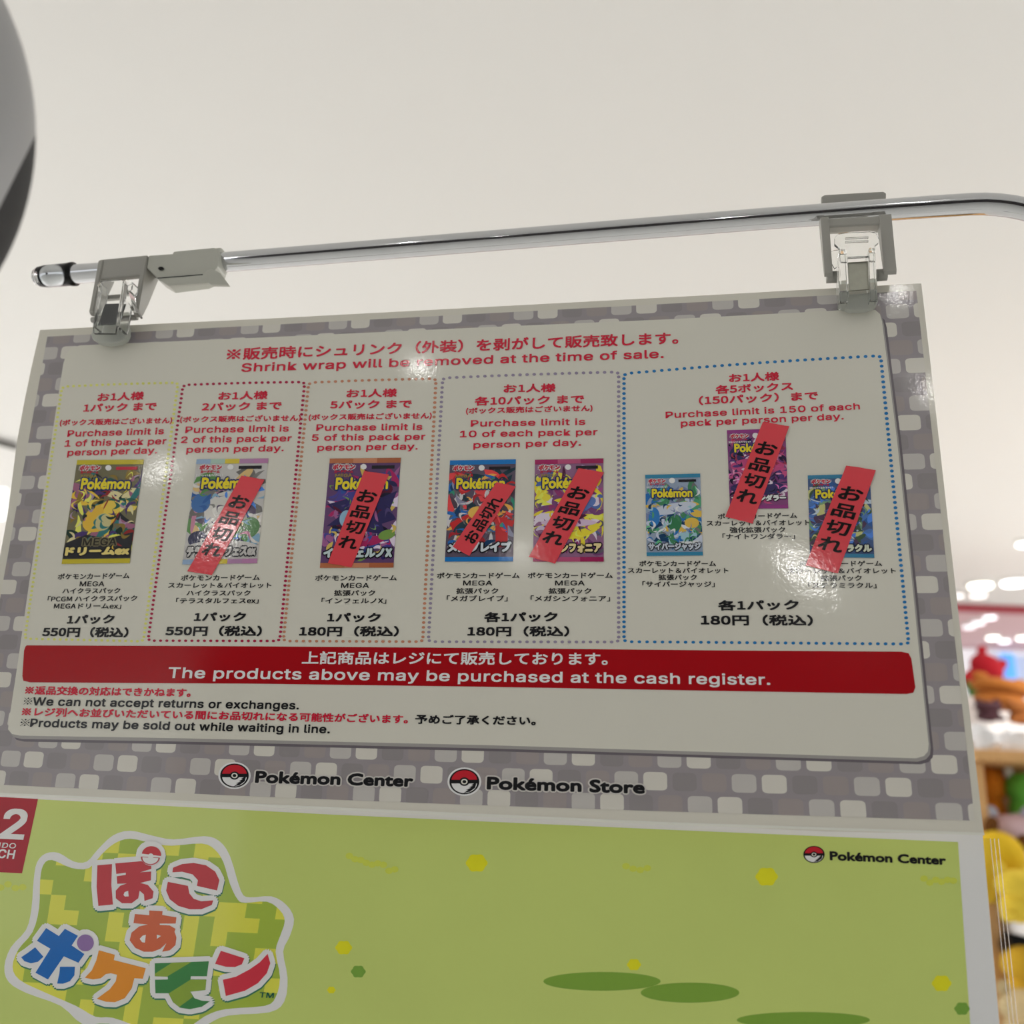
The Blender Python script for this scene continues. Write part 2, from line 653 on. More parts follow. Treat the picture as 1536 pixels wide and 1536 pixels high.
# price captions
for r in [('ポケモンカードゲーム', 86.5, 193.4, 869.4, 867.8, 8.6), ('MEGA', 119.3, 155.7, 879.2, 879.2, 7), ('ハイクラスパック', 93.4, 179.5, 890.4, 890, 8.2), ('「PCGM ハイクラスパック', 71, 205, 902.8, 901.4, 8.4), ('MEGAドリームex」', 80.5, 181, 913.2, 913.2, 8.4),
          ('ポケモンカードゲーム', 271, 389, 871.3, 870.5, 8.6), ('スカーレット＆バイオレット', 252, 406.5, 882, 882, 8.2), ('ハイクラスパック', 279.6, 375, 893.6, 893.6, 8.2), ('「テラスタルフェスex」', 263.7, 387.3, 905.4, 905.2, 8.4),
          ('ポケモンカードゲーム', 472.5, 594.7, 871.3, 871, 8.6), ('MEGA', 511.6, 553, 881.7, 881.7, 7), ('拡張パック', 501, 562, 893.6, 893.6, 8.4), ('「インフェルノX」', 482, 579, 905.4, 905.4, 8.4),
          ('ポケモンカードゲーム', 655.3, 779, 867.8, 867.6, 8.6), ('MEGA', 694.7, 738, 878, 878, 7), ('拡張パック', 684.4, 746.9, 890.6, 890.6, 8.4), ('「メガブレイブ」', 670, 761, 902, 902, 8.6),
          ('ポケモンカードゲーム', 791.6, 918.8, 867.6, 867.4, 8.6), ('MEGA', 832.8, 876.6, 878, 878, 7), ('拡張パック', 822.8, 886.6, 890.6, 890.6, 8.4), ('「メガシンフォニア」', 796, 914.7, 902, 902, 8.6),
          ('ポケモンカードゲーム', 959, 1073.8, 849.6, 849.6, 8.4), ('スカーレット＆バイオレット', 942, 1092.5, 859.8, 859.8, 8.2), ('拡張パック', 988, 1045, 870.2, 870.2, 8.4), ('「サイバージャッジ」', 963.8, 1072, 880.4, 880.4, 8.4),
          ('ポケモンカードゲーム', 1077, 1195.6, 779, 777.4, 8.4), ('スカーレット＆バイオレット', 1060, 1214.7, 789, 787.8, 8.2), ('強化拡張パック', 1095, 1177.8, 799.2, 798.6, 8.4), ('「ナイトワンダラー」', 1084, 1192.5, 809, 808.6, 8.4),
          ('ポケモンカードゲーム', 1199, 1323, 849.8, 849.4, 8.4), ('スカーレット＆バイオレット', 1181, 1344, 860.4, 860.2, 8.2), ('拡張パック', 1231.6, 1292.8, 871.4, 871.2, 8.4), ('「ステラミラクル」', 1212.8, 1314.7, 882.4, 882.2, 8.4)]:
    B(*r, bold=.032)
for r in [('1パック', 100.5, 170, 936, 935, 13), ('550円（税込）', 63.3, 191, 954.7, 955.6, 13.8), ('1パック', 291, 367.6, 932, 931.5, 13), ('550円（税込）', 248, 391.4, 953.4, 953.6, 14),
          ('1パック', 491, 570, 932.8, 932.8, 13.2), ('180円（税込）', 449, 597, 954, 954, 14), ('各1パック', 726.6, 835.3, 932.8, 932, 13.8), ('180円（税込）', 701.6, 853, 954, 954, 14),
          ('各1パック', 1077.8, 1198, 915.4, 914.2, 14.2), ('180円（税込）', 1052, 1219, 937.4, 938, 14.8)]:
    B(*r, bold=.062)


# ball emblem and shop names
def emblem(x, y, rx, ry, surf, layer, parent, halo=True):
    root = decal('ball_emblem', [circ(x, y, rx * 1.13, ry * 1.13, 32)] if halo else [circ(x, y, rx * .99, ry * .99, 32)], ink(196, 194, 188), surf, layer, parent, label='round red, white and black ball emblem')
    decal('emblem_ring', [circ(x, y, rx, ry, 32)], BLK, surf, layer + .5, root)
    decal('emblem_lower', [circ(x, y + ry * .07, rx * .86, ry * .83, 20, 5, 175)], ink(190, 187, 180), surf, layer + 1, root)
    decal('emblem_upper', [circ(x, y - ry * .08, rx * .86, ry * .82, 20, 185, 355)], ink(150, 28, 38), surf, layer + 1, root)
    decal('emblem_shade', [[(x + rx * .80, y + ry * .12), (x + rx * .72, y + ry * .48), (x + rx * .35, y + ry * .80), (x - rx * .05, y + ry * .90), (x + rx * .25, y + ry * .66), (x + rx * .1, y + ry * .66), (x + rx * .45, y + ry * .48), (x + rx * .3, y + ry * .46), (x + rx * .58, y + ry * .30), (x + rx * .45, y + ry * .28), (x + rx * .66, y + ry * .13)]], BLK, surf, layer + 1.5, root)
    decal('emblem_center', [circ(x, y, rx * .34, ry * .34, 20)], BLK, surf, layer + 2, root)
    decal('emblem_center', [circ(x, y, rx * .22, ry * .22, 18)], ink(170, 168, 160), surf, layer + 2.5, root)
    decal('emblem_center', [circ(x, y, rx * .13, ry * .13, 14)], BLK, surf, layer + 3, root)


emblem(351.7, 1163.3, 21.5, 18, NS, 3, notice)
emblem(696.5, 1172.5, 22.5, 19, NS, 3, notice)
HALO = ink(160, 157, 153)
for body, a in (('Pokémon Center', (383.5, 618.3, 1173.3, 1179.3, 16)), ('Pokémon Store', (731.3, 966, 1183, 1189.6, 17))):
    line(body, *a, HALO, notice, bold=.20, font='soft', layer=3, n=12)
    line(body, *a, BLK, notice, bold=.075, font='soft', layer=5.2, n=8)


# ------------------------------------------------------------------ pictures of card packs (plain abstract art)
def blobby(rnd, q, cols, n, root, layer):
    polys = []
    for i in range(n):
        big = max(.28, 1 - i / n * 1.1)
        cu, cv = rnd.uniform(.04, .96), rnd.uniform(.16, .86)
        ln, wd, an = rnd.uniform(.12, .36) * big, rnd.uniform(.03, .10) * big, rnd.uniform(0, math.pi)
        bend = rnd.uniform(-.12, .12)
        up_, dn = [], []
        for k in range(7):
            t = k / 6 * 2 - 1
            wv = wd * (1 - t * t) ** .7 + .002
            x, y = t * ln, bend * (1 - t * t)
            up_.append((x, y - wv))
            dn.append((x, y + wv))
        pts = []
        for x, y in up_ + dn[::-1][1:-1]:
            uu = cu + x * math.cos(an) - y * math.sin(an)
            vv = cv + (x * math.sin(an) + y * math.cos(an)) * .62
            pts.append(bil(q, min(1, max(0, uu)), min(.94, max(.06, vv))))
        ded = [p for j, p in enumerate(pts) if math.hypot(p[0] - pts[j - 1][0], p[1] - pts[j - 1][1]) > .05]
        if len(ded) > 3:
            polys.append((ded, rnd.randrange(len(cols))))
    for b in range(3):          # three print layers, so overlapping strokes do not share a plane
        sub = polys[b * n // 3:(b + 1) * n // 3]
        bm_l = []
        for j, s in enumerate(sub):
            bm_l.append(s)
        # separate each stroke minutely in depth
        bm = bmesh.new()
        for j, (p, mi) in enumerate(bm_l):
            f = bm.faces.new([bm.verts.new(NS(x, y, layer + b * .5 + j * .5 / (len(sub) + 1))) for x, y in p])
            f.material_index = mi
        tri(bm, faces=bm.faces[:], ngon_method='EAR_CLIP')
        face_cam(bm)
        link('picture_colors', bm_mesh(bm), cols, root)


def el(x, y, rx, ry, rot=0., n=22):
    r = math.radians(rot)
    return [(x + rx * math.cos(t) * math.cos(r) - ry * math.sin(t) * math.sin(r), y + (rx * math.cos(t) * math.sin(r) + ry * math.sin(t) * math.cos(r)) * .64) for t in (k * math.tau / n for k in range(n))]


def arc(x, y, rx, ry, a0, a1, wd, n=14):
    o = [(x + rx * math.cos(math.radians(a0 + (a1 - a0) * k / (n - 1))), y + ry * math.sin(math.radians(a0 + (a1 - a0) * k / (n - 1)))) for k in range(n)]
    i = [(x + (rx - wd * math.sin(math.pi * k / (n - 1))) * math.cos(math.radians(a0 + (a1 - a0) * k / (n - 1))), y + (ry - wd * .8 * math.sin(math.pi * k / (n - 1))) * math.sin(math.radians(a0 + (a1 - a0) * k / (n - 1)))) for k in range(1, n - 1)]
    return o + i[::-1]


YEL = ink(196, 160, 36)
NAVY = ink(26, 34, 78)
CRED = ink(150, 30, 48)
GOLD = ink(120, 104, 52)


def pack(q, base, strip, cols, title, tcol, seed, label, big=(), series='MEGA', tv=(.845, .915), tu=(.04, .96), extra=None, outline=(14, 14, 22)):
    rnd = random.Random(seed)
    root = decal('pack_picture', [q], ink(*base), NS, L5 + .5, notice, label=label)
    blobby(rnd, q, [ink(*c) for c in cols + [tuple(min(200, int(v * 1.35) + 10) for v in cols[0]), tuple(int(v * .55) for v in cols[1]), tuple(int(v * .5) for v in cols[2])]], 150, root, L5 + 1)
    for j, (pts, c) in enumerate(big):
        pts = [bil(q, min(.99, max(.01, x)), min(.95, max(.05, y))) for x, y in pts]
        decal('picture_shape', [pts], ink(*c), NS, L5 + 1.85 + j * .12, root)
    LT = L5 + 3.6
    sub = lambda u0, v0, u1, v1: [bil(q, u0, v0), bil(q, u1, v0), bil(q, u1, v1), bil(q, u0, v1)]
    ns = len(strip)
    for v0, v1 in ((0, .045), (.955, 1)):
        decal('picture_band', [(sub(k / ns, v0, (k + 1) / ns, v1), k) for k in range(ns)], [ink(*c) for c in strip], NS, LT, root)
    decal('picture_hole', [circ(*bil(q, .485, .078), 4.6, 4.2, 18)], ink(186, 184, 178), NS, LT, root)
    decal('picture_badge', [sub(.60, .068, .92, .098)], ink(24, 22, 28) if seed != 1 else CRED, NS, LT, root)
    qtext('ポケモン', q, .06, .36, .055, .098, ink(196, 180, 176), root, .10, layer=LT, n=6)
    qtext('ポケモン', q, .06, .36, .055, .098, CRED, root, .03, layer=LT + 1)
    qtext('カードゲーム', q, .08, .34, .105, .132, CRED, root, .03, layer=LT + 1)
    if series == 'MEGA':
        qtext('MEGA', q, .10, .33, .142, .17, GOLD, root, .03, layer=LT + 1)
    else:
        qtext('スカーレット＆バイオレット', q, .02, .40, .142, .165, ink(190, 188, 184), root, .03, layer=LT + 1)
    lq = (.12, .84, .18, .28)
    qtext('Pokémon', q, *lq, NAVY, root, .14, font='soft', layer=LT + 1, n=10)
    qtext('Pokémon', q, *lq, YEL, root, .045, font='soft', layer=LT + 2.6, n=6)
    qtext(title, q, *tu, *tv, ink(*outline), root, .075, layer=LT + 1, n=10)
    qtext(title, q, *tu, *tv, ink(*tcol), root, .03, layer=LT + 2.6, n=6)
    if extra:
        qtext(extra, q, .27, .76, .755, .825, ink(90, 84, 62), root, .09, layer=LT + 1, n=6)
        qtext(extra, q, .27, .76, .755, .825, ink(32, 30, 26), root, .02, layer=LT + 2.6)
    return root


P1 = [(115.8, 690), (215.9, 689.3), (194.5, 844.5), (92.3, 846)]
P2 = [(295, 689), (402.6, 687.5), (385.4, 844.8), (273.3, 846.7)]
P3 = [(494.7, 687.8), (601.3, 686.6), (590, 851.4), (479.7, 851.9)]
P4 = [(675, 690.6), (773.8, 689), (769.4, 842), (667.2, 842.5)]
P5 = [(802.5, 689.7), (905, 687.5), (905.6, 842.5), (799.4, 842.5)]
P6 = [(967.8, 712.2), (1050.3, 710.3), (1054.4, 833.2), (970, 834)]
P7 = [(1090.3, 645.3), (1178, 642.5), (1182.5, 762.5), (1095, 763.4)]
P8 = [(1211.6, 713.1), (1304.5, 710.5), (1311.6, 836.8), (1215, 835.5)]
pack(P1, (86, 82, 62), [(150, 138, 36)], [(176, 146, 50), (190, 158, 70), (30, 70, 60), (120, 74, 96), (54, 38, 84), (168, 160, 120), (28, 30, 34), (130, 110, 130), (36, 90, 90), (110, 30, 30)], 'ドリームex', (176, 160, 96), 1, 'picture of a black and gold card pack', big=[(el(.46, .56, .26, .20, -30), (170, 138, 48)), (el(.60, .47, .15, .12, 10), (186, 152, 62)), (el(.52, .60, .12, .13, -20), (150, 144, 104)), ([(.0, .80), (.3, .72), (.62, .76), (.99, .70), (.99, .95), (.01, .95)], (30, 30, 34))], extra='MEGA')
pack(P2, (150, 148, 146), [(112, 132, 156), (130, 150, 140), (164, 148, 50), (134, 100, 130), (140, 96, 130)], [(36, 70, 120), (172, 170, 166), (168, 164, 160), (70, 110, 60), (26, 30, 52), (166, 142, 96), (150, 100, 120), (60, 50, 70), (100, 130, 150)], 'テラスタルフェスex', (150, 148, 146), 2, 'picture of a white card pack with pastel rainbow bands', big=[(el(.5, .50, .30, .30, 0), (158, 156, 152)), (el(.14, .42, .13, .14, 0), (50, 84, 130)), (el(.16, .76, .13, .12, 0), (34, 36, 60)), (el(.84, .66, .14, .16, 20), (70, 104, 66)), (el(.5, .84, .48, .10, 0), (156, 154, 152))], series='', tv=(.835, .92))
pack(P3, (74, 50, 84), [(138, 82, 54), (150, 100, 74), (130, 74, 48)], [(34, 30, 76), (30, 26, 60), (130, 28, 74), (92, 120, 60), (120, 70, 110), (170, 160, 176), (36, 60, 120), (60, 50, 90), (160, 140, 70)], 'インフェルノX', (146, 158, 160), 3, 'picture of a violet card pack with copper bands', big=[([(.02, .42), (.34, .36), (.42, .50), (.70, .38), (.98, .30), (.90, .46), (.99, .56), (.80, .60), (.86, .70), (.50, .66), (.20, .72), (.28, .60), (.04, .62), (.22, .52)], (32, 28, 66)), (el(.62, .76, .24, .07, -10), (126, 26, 70)), (el(.88, .70, .12, .07, -15), (88, 116, 54)), (el(.30, .55, .09, .12, 0), (110, 140, 160))], tv=(.825, .90))
pack(P4, (70, 62, 76), [(20, 88, 146)], [(150, 34, 36), (30, 80, 140), (160, 158, 160), (20, 40, 50), (176, 130, 60), (60, 50, 60), (40, 110, 90), (130, 30, 36), (110, 110, 130)], 'メガブレイブ', (160, 166, 172), 4, 'picture of a card pack with bright blue bands', big=[([(.04, .62), (.40, .50), (.98, .60), (.98, .66), (.5, .58), (.1, .70)], (150, 32, 34)), ([(.72, .60), (.90, .56), (.92, .86), (.74, .86)], (146, 30, 34)), (el(.28, .66, .20, .10, -30), (24, 44, 54)), (el(.45, .52, .14, .10, 0), (176, 140, 66)), ([(.12, .12), (.34, .30), (.20, .34), (.04, .2)], (150, 34, 36))], tv=(.81, .90))
pack(P5, (110, 76, 104), [(124, 30, 72), (140, 60, 92), (120, 26, 66)], [(176, 158, 44), (110, 40, 84), (150, 140, 160), (60, 80, 130), (130, 60, 110), (170, 160, 172), (180, 164, 50), (90, 50, 90)], 'メガシンフォニア', (176, 160, 116), 5, 'picture of a card pack with magenta bands and yellow swirls', big=[(arc(.5, .40, .50, .19, 150, 400, .07), (182, 162, 44)), (arc(.5, .52, .55, .26, 10, 120, .10), (182, 162, 44)), (el(.7, .44, .2, .1, -20), (70, 92, 142)), (el(.5, .62, .4, .06, 0), (160, 140, 160))], tv=(.82, .905))
pack(P6, (112, 124, 142), [(40, 100, 128)], [(50, 100, 70), (30, 84, 140), (170, 172, 176), (150, 156, 170), (168, 140, 60), (90, 100, 130), (120, 150, 160), (60, 120, 90)], 'サイバージャッジ', (150, 156, 166), 6, 'picture of a silver blue card pack with teal bands', big=[(el(.5, .42, .42, .10, -10), (150, 156, 168)), (el(.52, .60, .12, .16, 10), (40, 92, 60)), (el(.15, .52, .10, .18, 0), (36, 92, 146)), (el(.82, .60, .13, .10, 0), (168, 140, 60))], series='', tv=(.845, .925))
pack(P7, (104, 56, 96), [(112, 44, 100)], [(150, 60, 100), (60, 40, 90), (40, 36, 70), (170, 110, 140), (90, 40, 90), (170, 160, 170), (120, 40, 60)], 'ナイトワンダラー', (186, 184, 190), 7, 'picture of a magenta and violet card pack', big=[(el(.5, .46, .46, .16, 0), (146, 56, 96)), (el(.5, .50, .28, .05, 0), (186, 150, 166)), (el(.5, .74, .48, .14, 0), (42, 36, 74))], series='', tv=(.83, .90))
pack(P8, (54, 70, 104), [(44, 96, 124)], [(40, 70, 120), (90, 120, 90), (120, 90, 130), (150, 160, 170), (30, 44, 80), (150, 150, 100), (60, 90, 140)], 'ステラミラクル', (160, 164, 150), 8, 'picture of a dark blue card pack with teal bands', series='', tv=(.845, .925))

# ------------------------------------------------------------------ red sold-out tapes
m_tape = mat('red_tape', alb((168, 50, 58)), rough=.45, coat=.7, coat_rough=.07, film=.000022, vary=.03, spec=.15, fscale=500.)
m_tink = mat('tape_ink', (.008, .006, .007), rough=.6, coat=.3, coat_rough=.10, film=.000022, spec=.1, fscale=500.)
TAPES = [([(362.2, 713.3), (396.9, 719.5), (317.6, 862.6), (281, 856.8)], 'red sold-out tape slanting over the white card pack with pastel bands'),
         ([(546.3, 706.3), (583.4, 711.6), (527.5, 850.6), (491.6, 844.7)], 'red sold-out tape slanting over the violet card pack with copper bands'),
         ([(744.7, 723.4), (774, 729.7), (703.8, 833.8), (679, 820.3)], 'short red tape with sideways lettering over the blue-banded card pack'),
         ([(868, 702), (906, 708.4), (832.8, 845.3), (793, 835)], 'red sold-out tape over the magenta-banded card pack, crumpled at its lower end'),
         ([(1144.4, 632.8), (1184, 639.4), (1128.8, 785.3), (1087.8, 775)], 'red sold-out tape placed highest on the notice, over the magenta and violet pack'),
         ([(1269.4, 698.4), (1314, 705), (1256.9, 860), (1208, 847.8)], 'rightmost red sold-out tape, wrinkled and shiny over the dark blue pack')]
for i, (q, lab) in enumerate(TAPES):
    mid = bil(q, .5, 1)
    t = thing('red_tape', NS(*mid, 14), lab, 'tape', 'red sold-out tapes on the notice')
    q2 = [q[0], q[1], q[2], q[3]]
    edge = [bil(q, u / 6, 0) for u in range(6)] + [bil(q, 1, v / 8) for v in range(8)] + [bil(q, 1 - u / 6, 1) for u in range(6)] + [bil(q, 0, 1 - v / 8) for v in range(8)]
    rnd = random.Random(40 + i)
    edge = [(x + rnd.uniform(-.35, .35), y + rnd.uniform(-.35, .35)) for x, y in edge]
    s = decal('tape_strip', [edge], m_tape, NS, 16, t, step=9)
    so = s.modifiers.new('s', 'SOLIDIFY')
    so.thickness = .00006
    so.offset = -1
    if i == 2:
        for ch, v in zip('お品切れ', (.775, .595, .43, .27)):
            qtext(ch, q, .22, .84, v - .075, v + .075, m_tink, t, .012, layer=18, rot=True, name='tape_lettering')
    else:
        for ch, v in zip('お品切れ', (.255, .425, .59, .755)):
            qtext(ch, q, .14, .86, v - .062, v + .062, m_tink, t, .012, layer=18, name='tape_lettering')

# ------------------------------------------------------------------ the poster below
poster = thing('game_poster', plane(700, 1600, -.016), 'green lawn poster with colourful Japanese logo lettering, hanging below and behind the notice', 'poster')
pp = decal('poster_sheet', [[(-80, 1165), (1473, 1228), (1474, 1252), (1487, 1400), (1500, 1545), (1530, 1900), (-160, 1900)]], ink(196, 195, 190, name='poster_paper'), PS, 0, poster, step=60)
so = pp.modifiers.new('s', 'SOLIDIFY')
so.thickness = .0006
so.offset = -1
m_green = mat('lawn_print', alb((152, 164, 92)), rough=.55, coat=.6, coat_rough=.06, film=.000008, vary=.06, vscale=14, spec=.1)
decal('lawn_print', [[(-80, 1191), (58, 1199), (500, 1222), (1000, 1244.5), (1437, 1263), (1446, 1400), (1456, 1545), (1480, 1860), (-150, 1860)]], m_green, PS, 1, poster, step=60, label='plain green lawn print')
decal('red_corner_print', [[(-80, 1191), (57, 1198.5), (45, 1255), (33, 1310), (-110, 1303)]], ink(128, 18, 30), PS, 2, poster, step=60)
PW = ink(206, 202, 194)
PT = dict(surf=PS, tab=LEANP)
line('2', 0.5, 33.5, 1256.5, 1258, 42, PW, poster, bold=.055, layer=3, **PT)
line('NINTENDO', -58, 23, 1268, 1272.6, 7.4, PW, poster, bold=.03, layer=3, **PT)
line('SWITCH', -54, 20.5, 1283, 1288, 12.4, PW, poster, bold=.05, layer=3, **PT)
line('TM', 389, 410, 1496, 1497, 7.5, ink(24, 70, 60), poster, bold=.05, layer=6, **PT)
emblem(1221, 1281.7, 16, 12.8, PS, 2, poster, halo=False)
line('Pokémon Center', 1245.6, 1418.5, 1289.6, 1296.6, 12, BLK, poster, bold=.07, font='soft', layer=3, n=8, **PT)


def cr(pts, s, ox, oy):
    return [(ox + x / s, oy + y / s) for x, y in pts]


def smoothpoly(p, n=3):
    out = []
    L = len(p)
    for i in range(L):
        a, b, c, d = p[i - 1], p[i], p[(i + 1) % L], p[(i + 2) % L]
        for k in range(n):
            t = k / n
            out.append(tuple(.5 * (2 * b[j] + (c[j] - a[j]) * t + (2 * a[j] - 5 * b[j] + 4 * c[j] - d[j]) * t * t + (3 * b[j] - a[j] - 3 * c[j] + d[j]) * t ** 3) for j in (0, 1)))
    return out


BO = cr([(600, 203), (700, 225), (800, 243), (940, 228), (1010, 250), (1060, 320), (1110, 480), (1150, 510), (1250, 505), (1320, 545), (1355, 610), (1335, 690), (1305, 760), (1325, 880), (1310, 990), (1240, 1040), (1050, 1055), (950, 1100), (800, 1200), (640, 1150), (500, 1092), (380, 1094), (280, 1010), (120, 950), (40, 900), (20, 830), (50, 740), (120, 660), (145, 560), (155, 430), (170, 350), (210, 308), (270, 305), (340, 345), (400, 345), (450, 290), (520, 225)], 3.072, 0, 1180)
BI = cr([(600, 240), (700, 260), (790, 272), (930, 262), (990, 290), (1030, 350), (1060, 450), (1095, 520), (1130, 535), (1230, 530), (1290, 570), (1312, 620), (1290, 690), (1270, 760), (1290, 880), (1270, 970), (1220, 1010), (1040, 1025), (940, 1060), (800, 1150), (650, 1110), (520, 1065), (440, 1060), (350, 1010), (200, 945), (90, 890), (58, 830), (85, 750), (150, 670), (180, 560), (185, 430), (200, 360), (240, 338), (330, 375), (410, 375), (470, 310), (530, 260)], 3.072, 0, 1180)
decal('logo_cloud', [smoothpoly(BO)], PW, PS, 2, poster, step=40, label='white wavy cloud outline')
bm = bmesh.new()
bm.faces.new([bm.verts.new((x, y, 0)) for x, y in smoothpoly(BI)])
tri(bm, faces=bm.faces[:], ngon_method='EAR_CLIP')
gu, gv = Vector((22.6, 1.0, 0)), Vector((-3.4, 22.0, 0))
for base_, nrm in ((gu, Vector((22.0, 3.4, 0)).normalized()), (gv, Vector((-1.0, 22.6, 0)).normalized())):
    for k in range(-6, 26):
        co = Vector((0, 1250, 0)) + base_ * k
        bmesh.ops.bisect_plane(bm, geom=bm.verts[:] + bm.edges[:] + bm.faces[:], plane_co=co, plane_no=nrm)
for f in bm.faces:
    c = f.calc_center_median() - Vector((0, 1250, 0))
    det = gu.x * gv.y - gu.y * gv.x
    i = math.floor((c.x * gv.y - c.y * gv.x) / det)
    j = math.floor((gu.x * c.y - gu.y * c.x) / det)
    f.material_index = 1 if random.Random(i * 131 + j * 17 + 5).random() < .40 else 0
for v in bm.verts:
    v.co = PS(v.co.x, v.co.y, 3)
face_cam(bm)
link('logo_pixels', bm_mesh(bm), [ink(126, 144, 56), ink(170, 170, 64)], poster)

sA, oA = 6.982, (130, 1250)
sB, oB = 6.678, (0, 1370)
sC, oC = 6.678, (210, 1400)
A_ = lambda p: cr(p, sA, *oA)
B_ = lambda p: cr(p, sB, *oB)
C_ = lambda p: cr(p, sC, *oC)
LR, LO, LB, LOr = (146, 40, 46), (158, 74, 44), (10, 78, 142), (180, 110, 32)
LET = [(LR, [A_([(112, 335), (265, 322), (258, 540), (275, 745), (122, 760), (105, 560)]),
             A_([(300, 315), (570, 292), (675, 330), (677, 372), (560, 408), (675, 400), (672, 492), (560, 520), (640, 540), (700, 610), (690, 680), (605, 708), (600, 640), (555, 600), (540, 680), (470, 732), (370, 732), (305, 680), (305, 600), (350, 550), (420, 525), (320, 528), (315, 450), (410, 435), (410, 412), (310, 425)])]),
       (LR, [A_([(905, 360), (1000, 322), (1120, 310), (1250, 335), (1345, 400), (1390, 490), (1365, 598), (1155, 550), (1165, 490), (1110, 430), (1000, 402), (898, 408)]),
             A_([(850, 508), (1060, 550), (1075, 630), (1120, 685), (1200, 712), (1325, 702), (1310, 750), (1200, 795), (1080, 795), (960, 760), (870, 690), (832, 600)])]),
       (LO, [A_([(655, 808), (795, 815), (790, 855), (940, 880), (932, 945), (765, 945), (765, 960), (870, 965), (930, 1000), (920, 1030), (940, 1090), (930, 1170), (870, 1225), (790, 1240), (835, 1150), (770, 1210), (690, 1240), (600, 1240), (510, 1200), (450, 1120), (470, 1040), (550, 975), (640, 955), (490, 940), (505, 845), (655, 858)])]),
       (LB, [B_([(462, 148), (590, 228), (650, 155), (780, 225), (718, 322), (845, 408), (785, 495), (640, 430), (480, 662), (355, 595), (505, 355), (370, 275)]),
             B_([(352, 340), (435, 435), (380, 485), (310, 500), (245, 480), (212, 440), (280, 395)]), B_([(600, 535), (750, 535), (745, 620), (700, 680), (630, 705), (572, 703), (595, 600)])]),
       (LOr, [B_([(990, 370), (1150, 415), (1140, 468), (1460, 550), (1430, 655), (1345, 650), (1320, 750), (1250, 850), (1150, 890), (1060, 885), (970, 855), (1100, 760), (1160, 680), (1172, 615), (1110, 600), (1060, 608), (1010, 650), (930, 662), (850, 645), (920, 570), (965, 470)])]),
       ((44, 100, 52), [C_([(148, 300), (690, 280), (670, 430), (510, 430), (505, 462), (665, 462), (655, 568), (505, 585), (545, 650), (620, 675), (700, 680), (620, 735), (500, 760), (400, 745), (330, 690), (285, 600), (155, 600), (150, 465), (280, 462), (278, 435), (148, 430)])]),
       ((160, 44, 56), [C_([(810, 175), (1045, 250), (1020, 310), (950, 338), (860, 335), (752, 305)]), C_([(1278, 205), (1305, 300), (1270, 400), (1180, 500), (1050, 575), (860, 628), (830, 465), (960, 435), (1100, 360), (1200, 290)])])]
SH = ink(40, 92, 72)
ball_c = (130 + 672 / sA, 1250 + 232 / sA)
dot_c = (855 / sB, 1370 + 296 / sB)


def thick(polys, mt, layer, rad, dx=0, dy=0, name='logo_outline', n=14):
    bm = bmesh.new()
    for i in range(n + 1):
        a = math.tau * i / n
        ox, oy = (rad * math.cos(a) + dx, rad * math.sin(a) + dy) if i < n else (dx, dy)
        for p in polys:
            bm.faces.new([bm.verts.new(PS(x + ox, y + oy, layer + i * .10)) for x, y in p])
    tri(bm, faces=bm.faces[:], ngon_method='EAR_CLIP')
    face_cam(bm)
    link(name, bm_mesh(bm), mt, poster)


allp = [p for _, ps in LET for p in ps] + [circ(*ball_c, 14.5, 14.5, 20), circ(*dot_c, 12.5, 12.5, 20)]
thick(allp, SH, 4, 8.2, .5, 2.2, 'logo_shadow_print')
thick(allp, PW, 6, 8.0, 0, 0)
NAMES = ['red', 'red', 'rust', 'blue', 'orange', 'green', 'crimson']
for (c, ps), nm in zip(LET, NAMES):
    decal('logo_letter', ps, ink(*c), PS, 8.5, poster, label=nm + ' logo character')
decal('logo_stripe', [C_([(320, 294), (515, 287), (270, 434), (150, 430), (148, 405)]), C_([(505, 464), (664, 463), (654, 567), (504, 584), (530, 636), (392, 738), (332, 690), (287, 602), (480, 480)])], ink(106, 128, 44), PS, 9, poster)
decal('logo_counter', [A_([(385, 645), (398, 615), (435, 602), (440, 660), (400, 662)]), A_([(555, 1105), (585, 1072), (620, 1062), (610, 1145), (580, 1140)]), A_([(735, 1060), (778, 1075), (735, 1105)])], PW, PS, 9, poster)
bx, by = ball_c
decal('ball_emblem', [circ(bx, by, 15.4, 15.4, 24)], PW, PS, 9.5, poster, label='small red and white ball emblem')
decal('ball_emblem', [circ(bx + .8, by - 1, 14.5, 13.0, 18, 188, 368)], ink(150, 36, 42), PS, 10, poster, label='red upper half of the ball emblem')
decal('ball_emblem', [circ(bx - .6, by + 2.4, 14.3, 12.0, 18, 4, 184)], ink(140, 50, 56), PS, 10, poster)
decal('ball_emblem', [circ(bx - .6, by + 3.2, 12.0, 9.6, 18, 4, 184)], PW, PS, 10.5, poster)
decal('ball_emblem', [circ(bx, by + 1, 4.2, 4.2, 14)], PW, PS, 11, poster)
decal('logo_dot', [circ(*dot_c, 12.6, 12.6, 24)], ink(108, 84, 128), PS, 9.5, poster, label='plain purple dot of the logo')


def flower(x, y, r, colr, layer=2):
    pts = []
    for k in range(36):
        a = math.tau * k / 36
        rr = r * (1 + .07 * math.cos(6 * a))
        pts.append((x + rr * math.cos(a), y + rr * .86 * math.sin(a)))
    decal('flower_print', [pts], ink(*colr), PS, layer, poster)


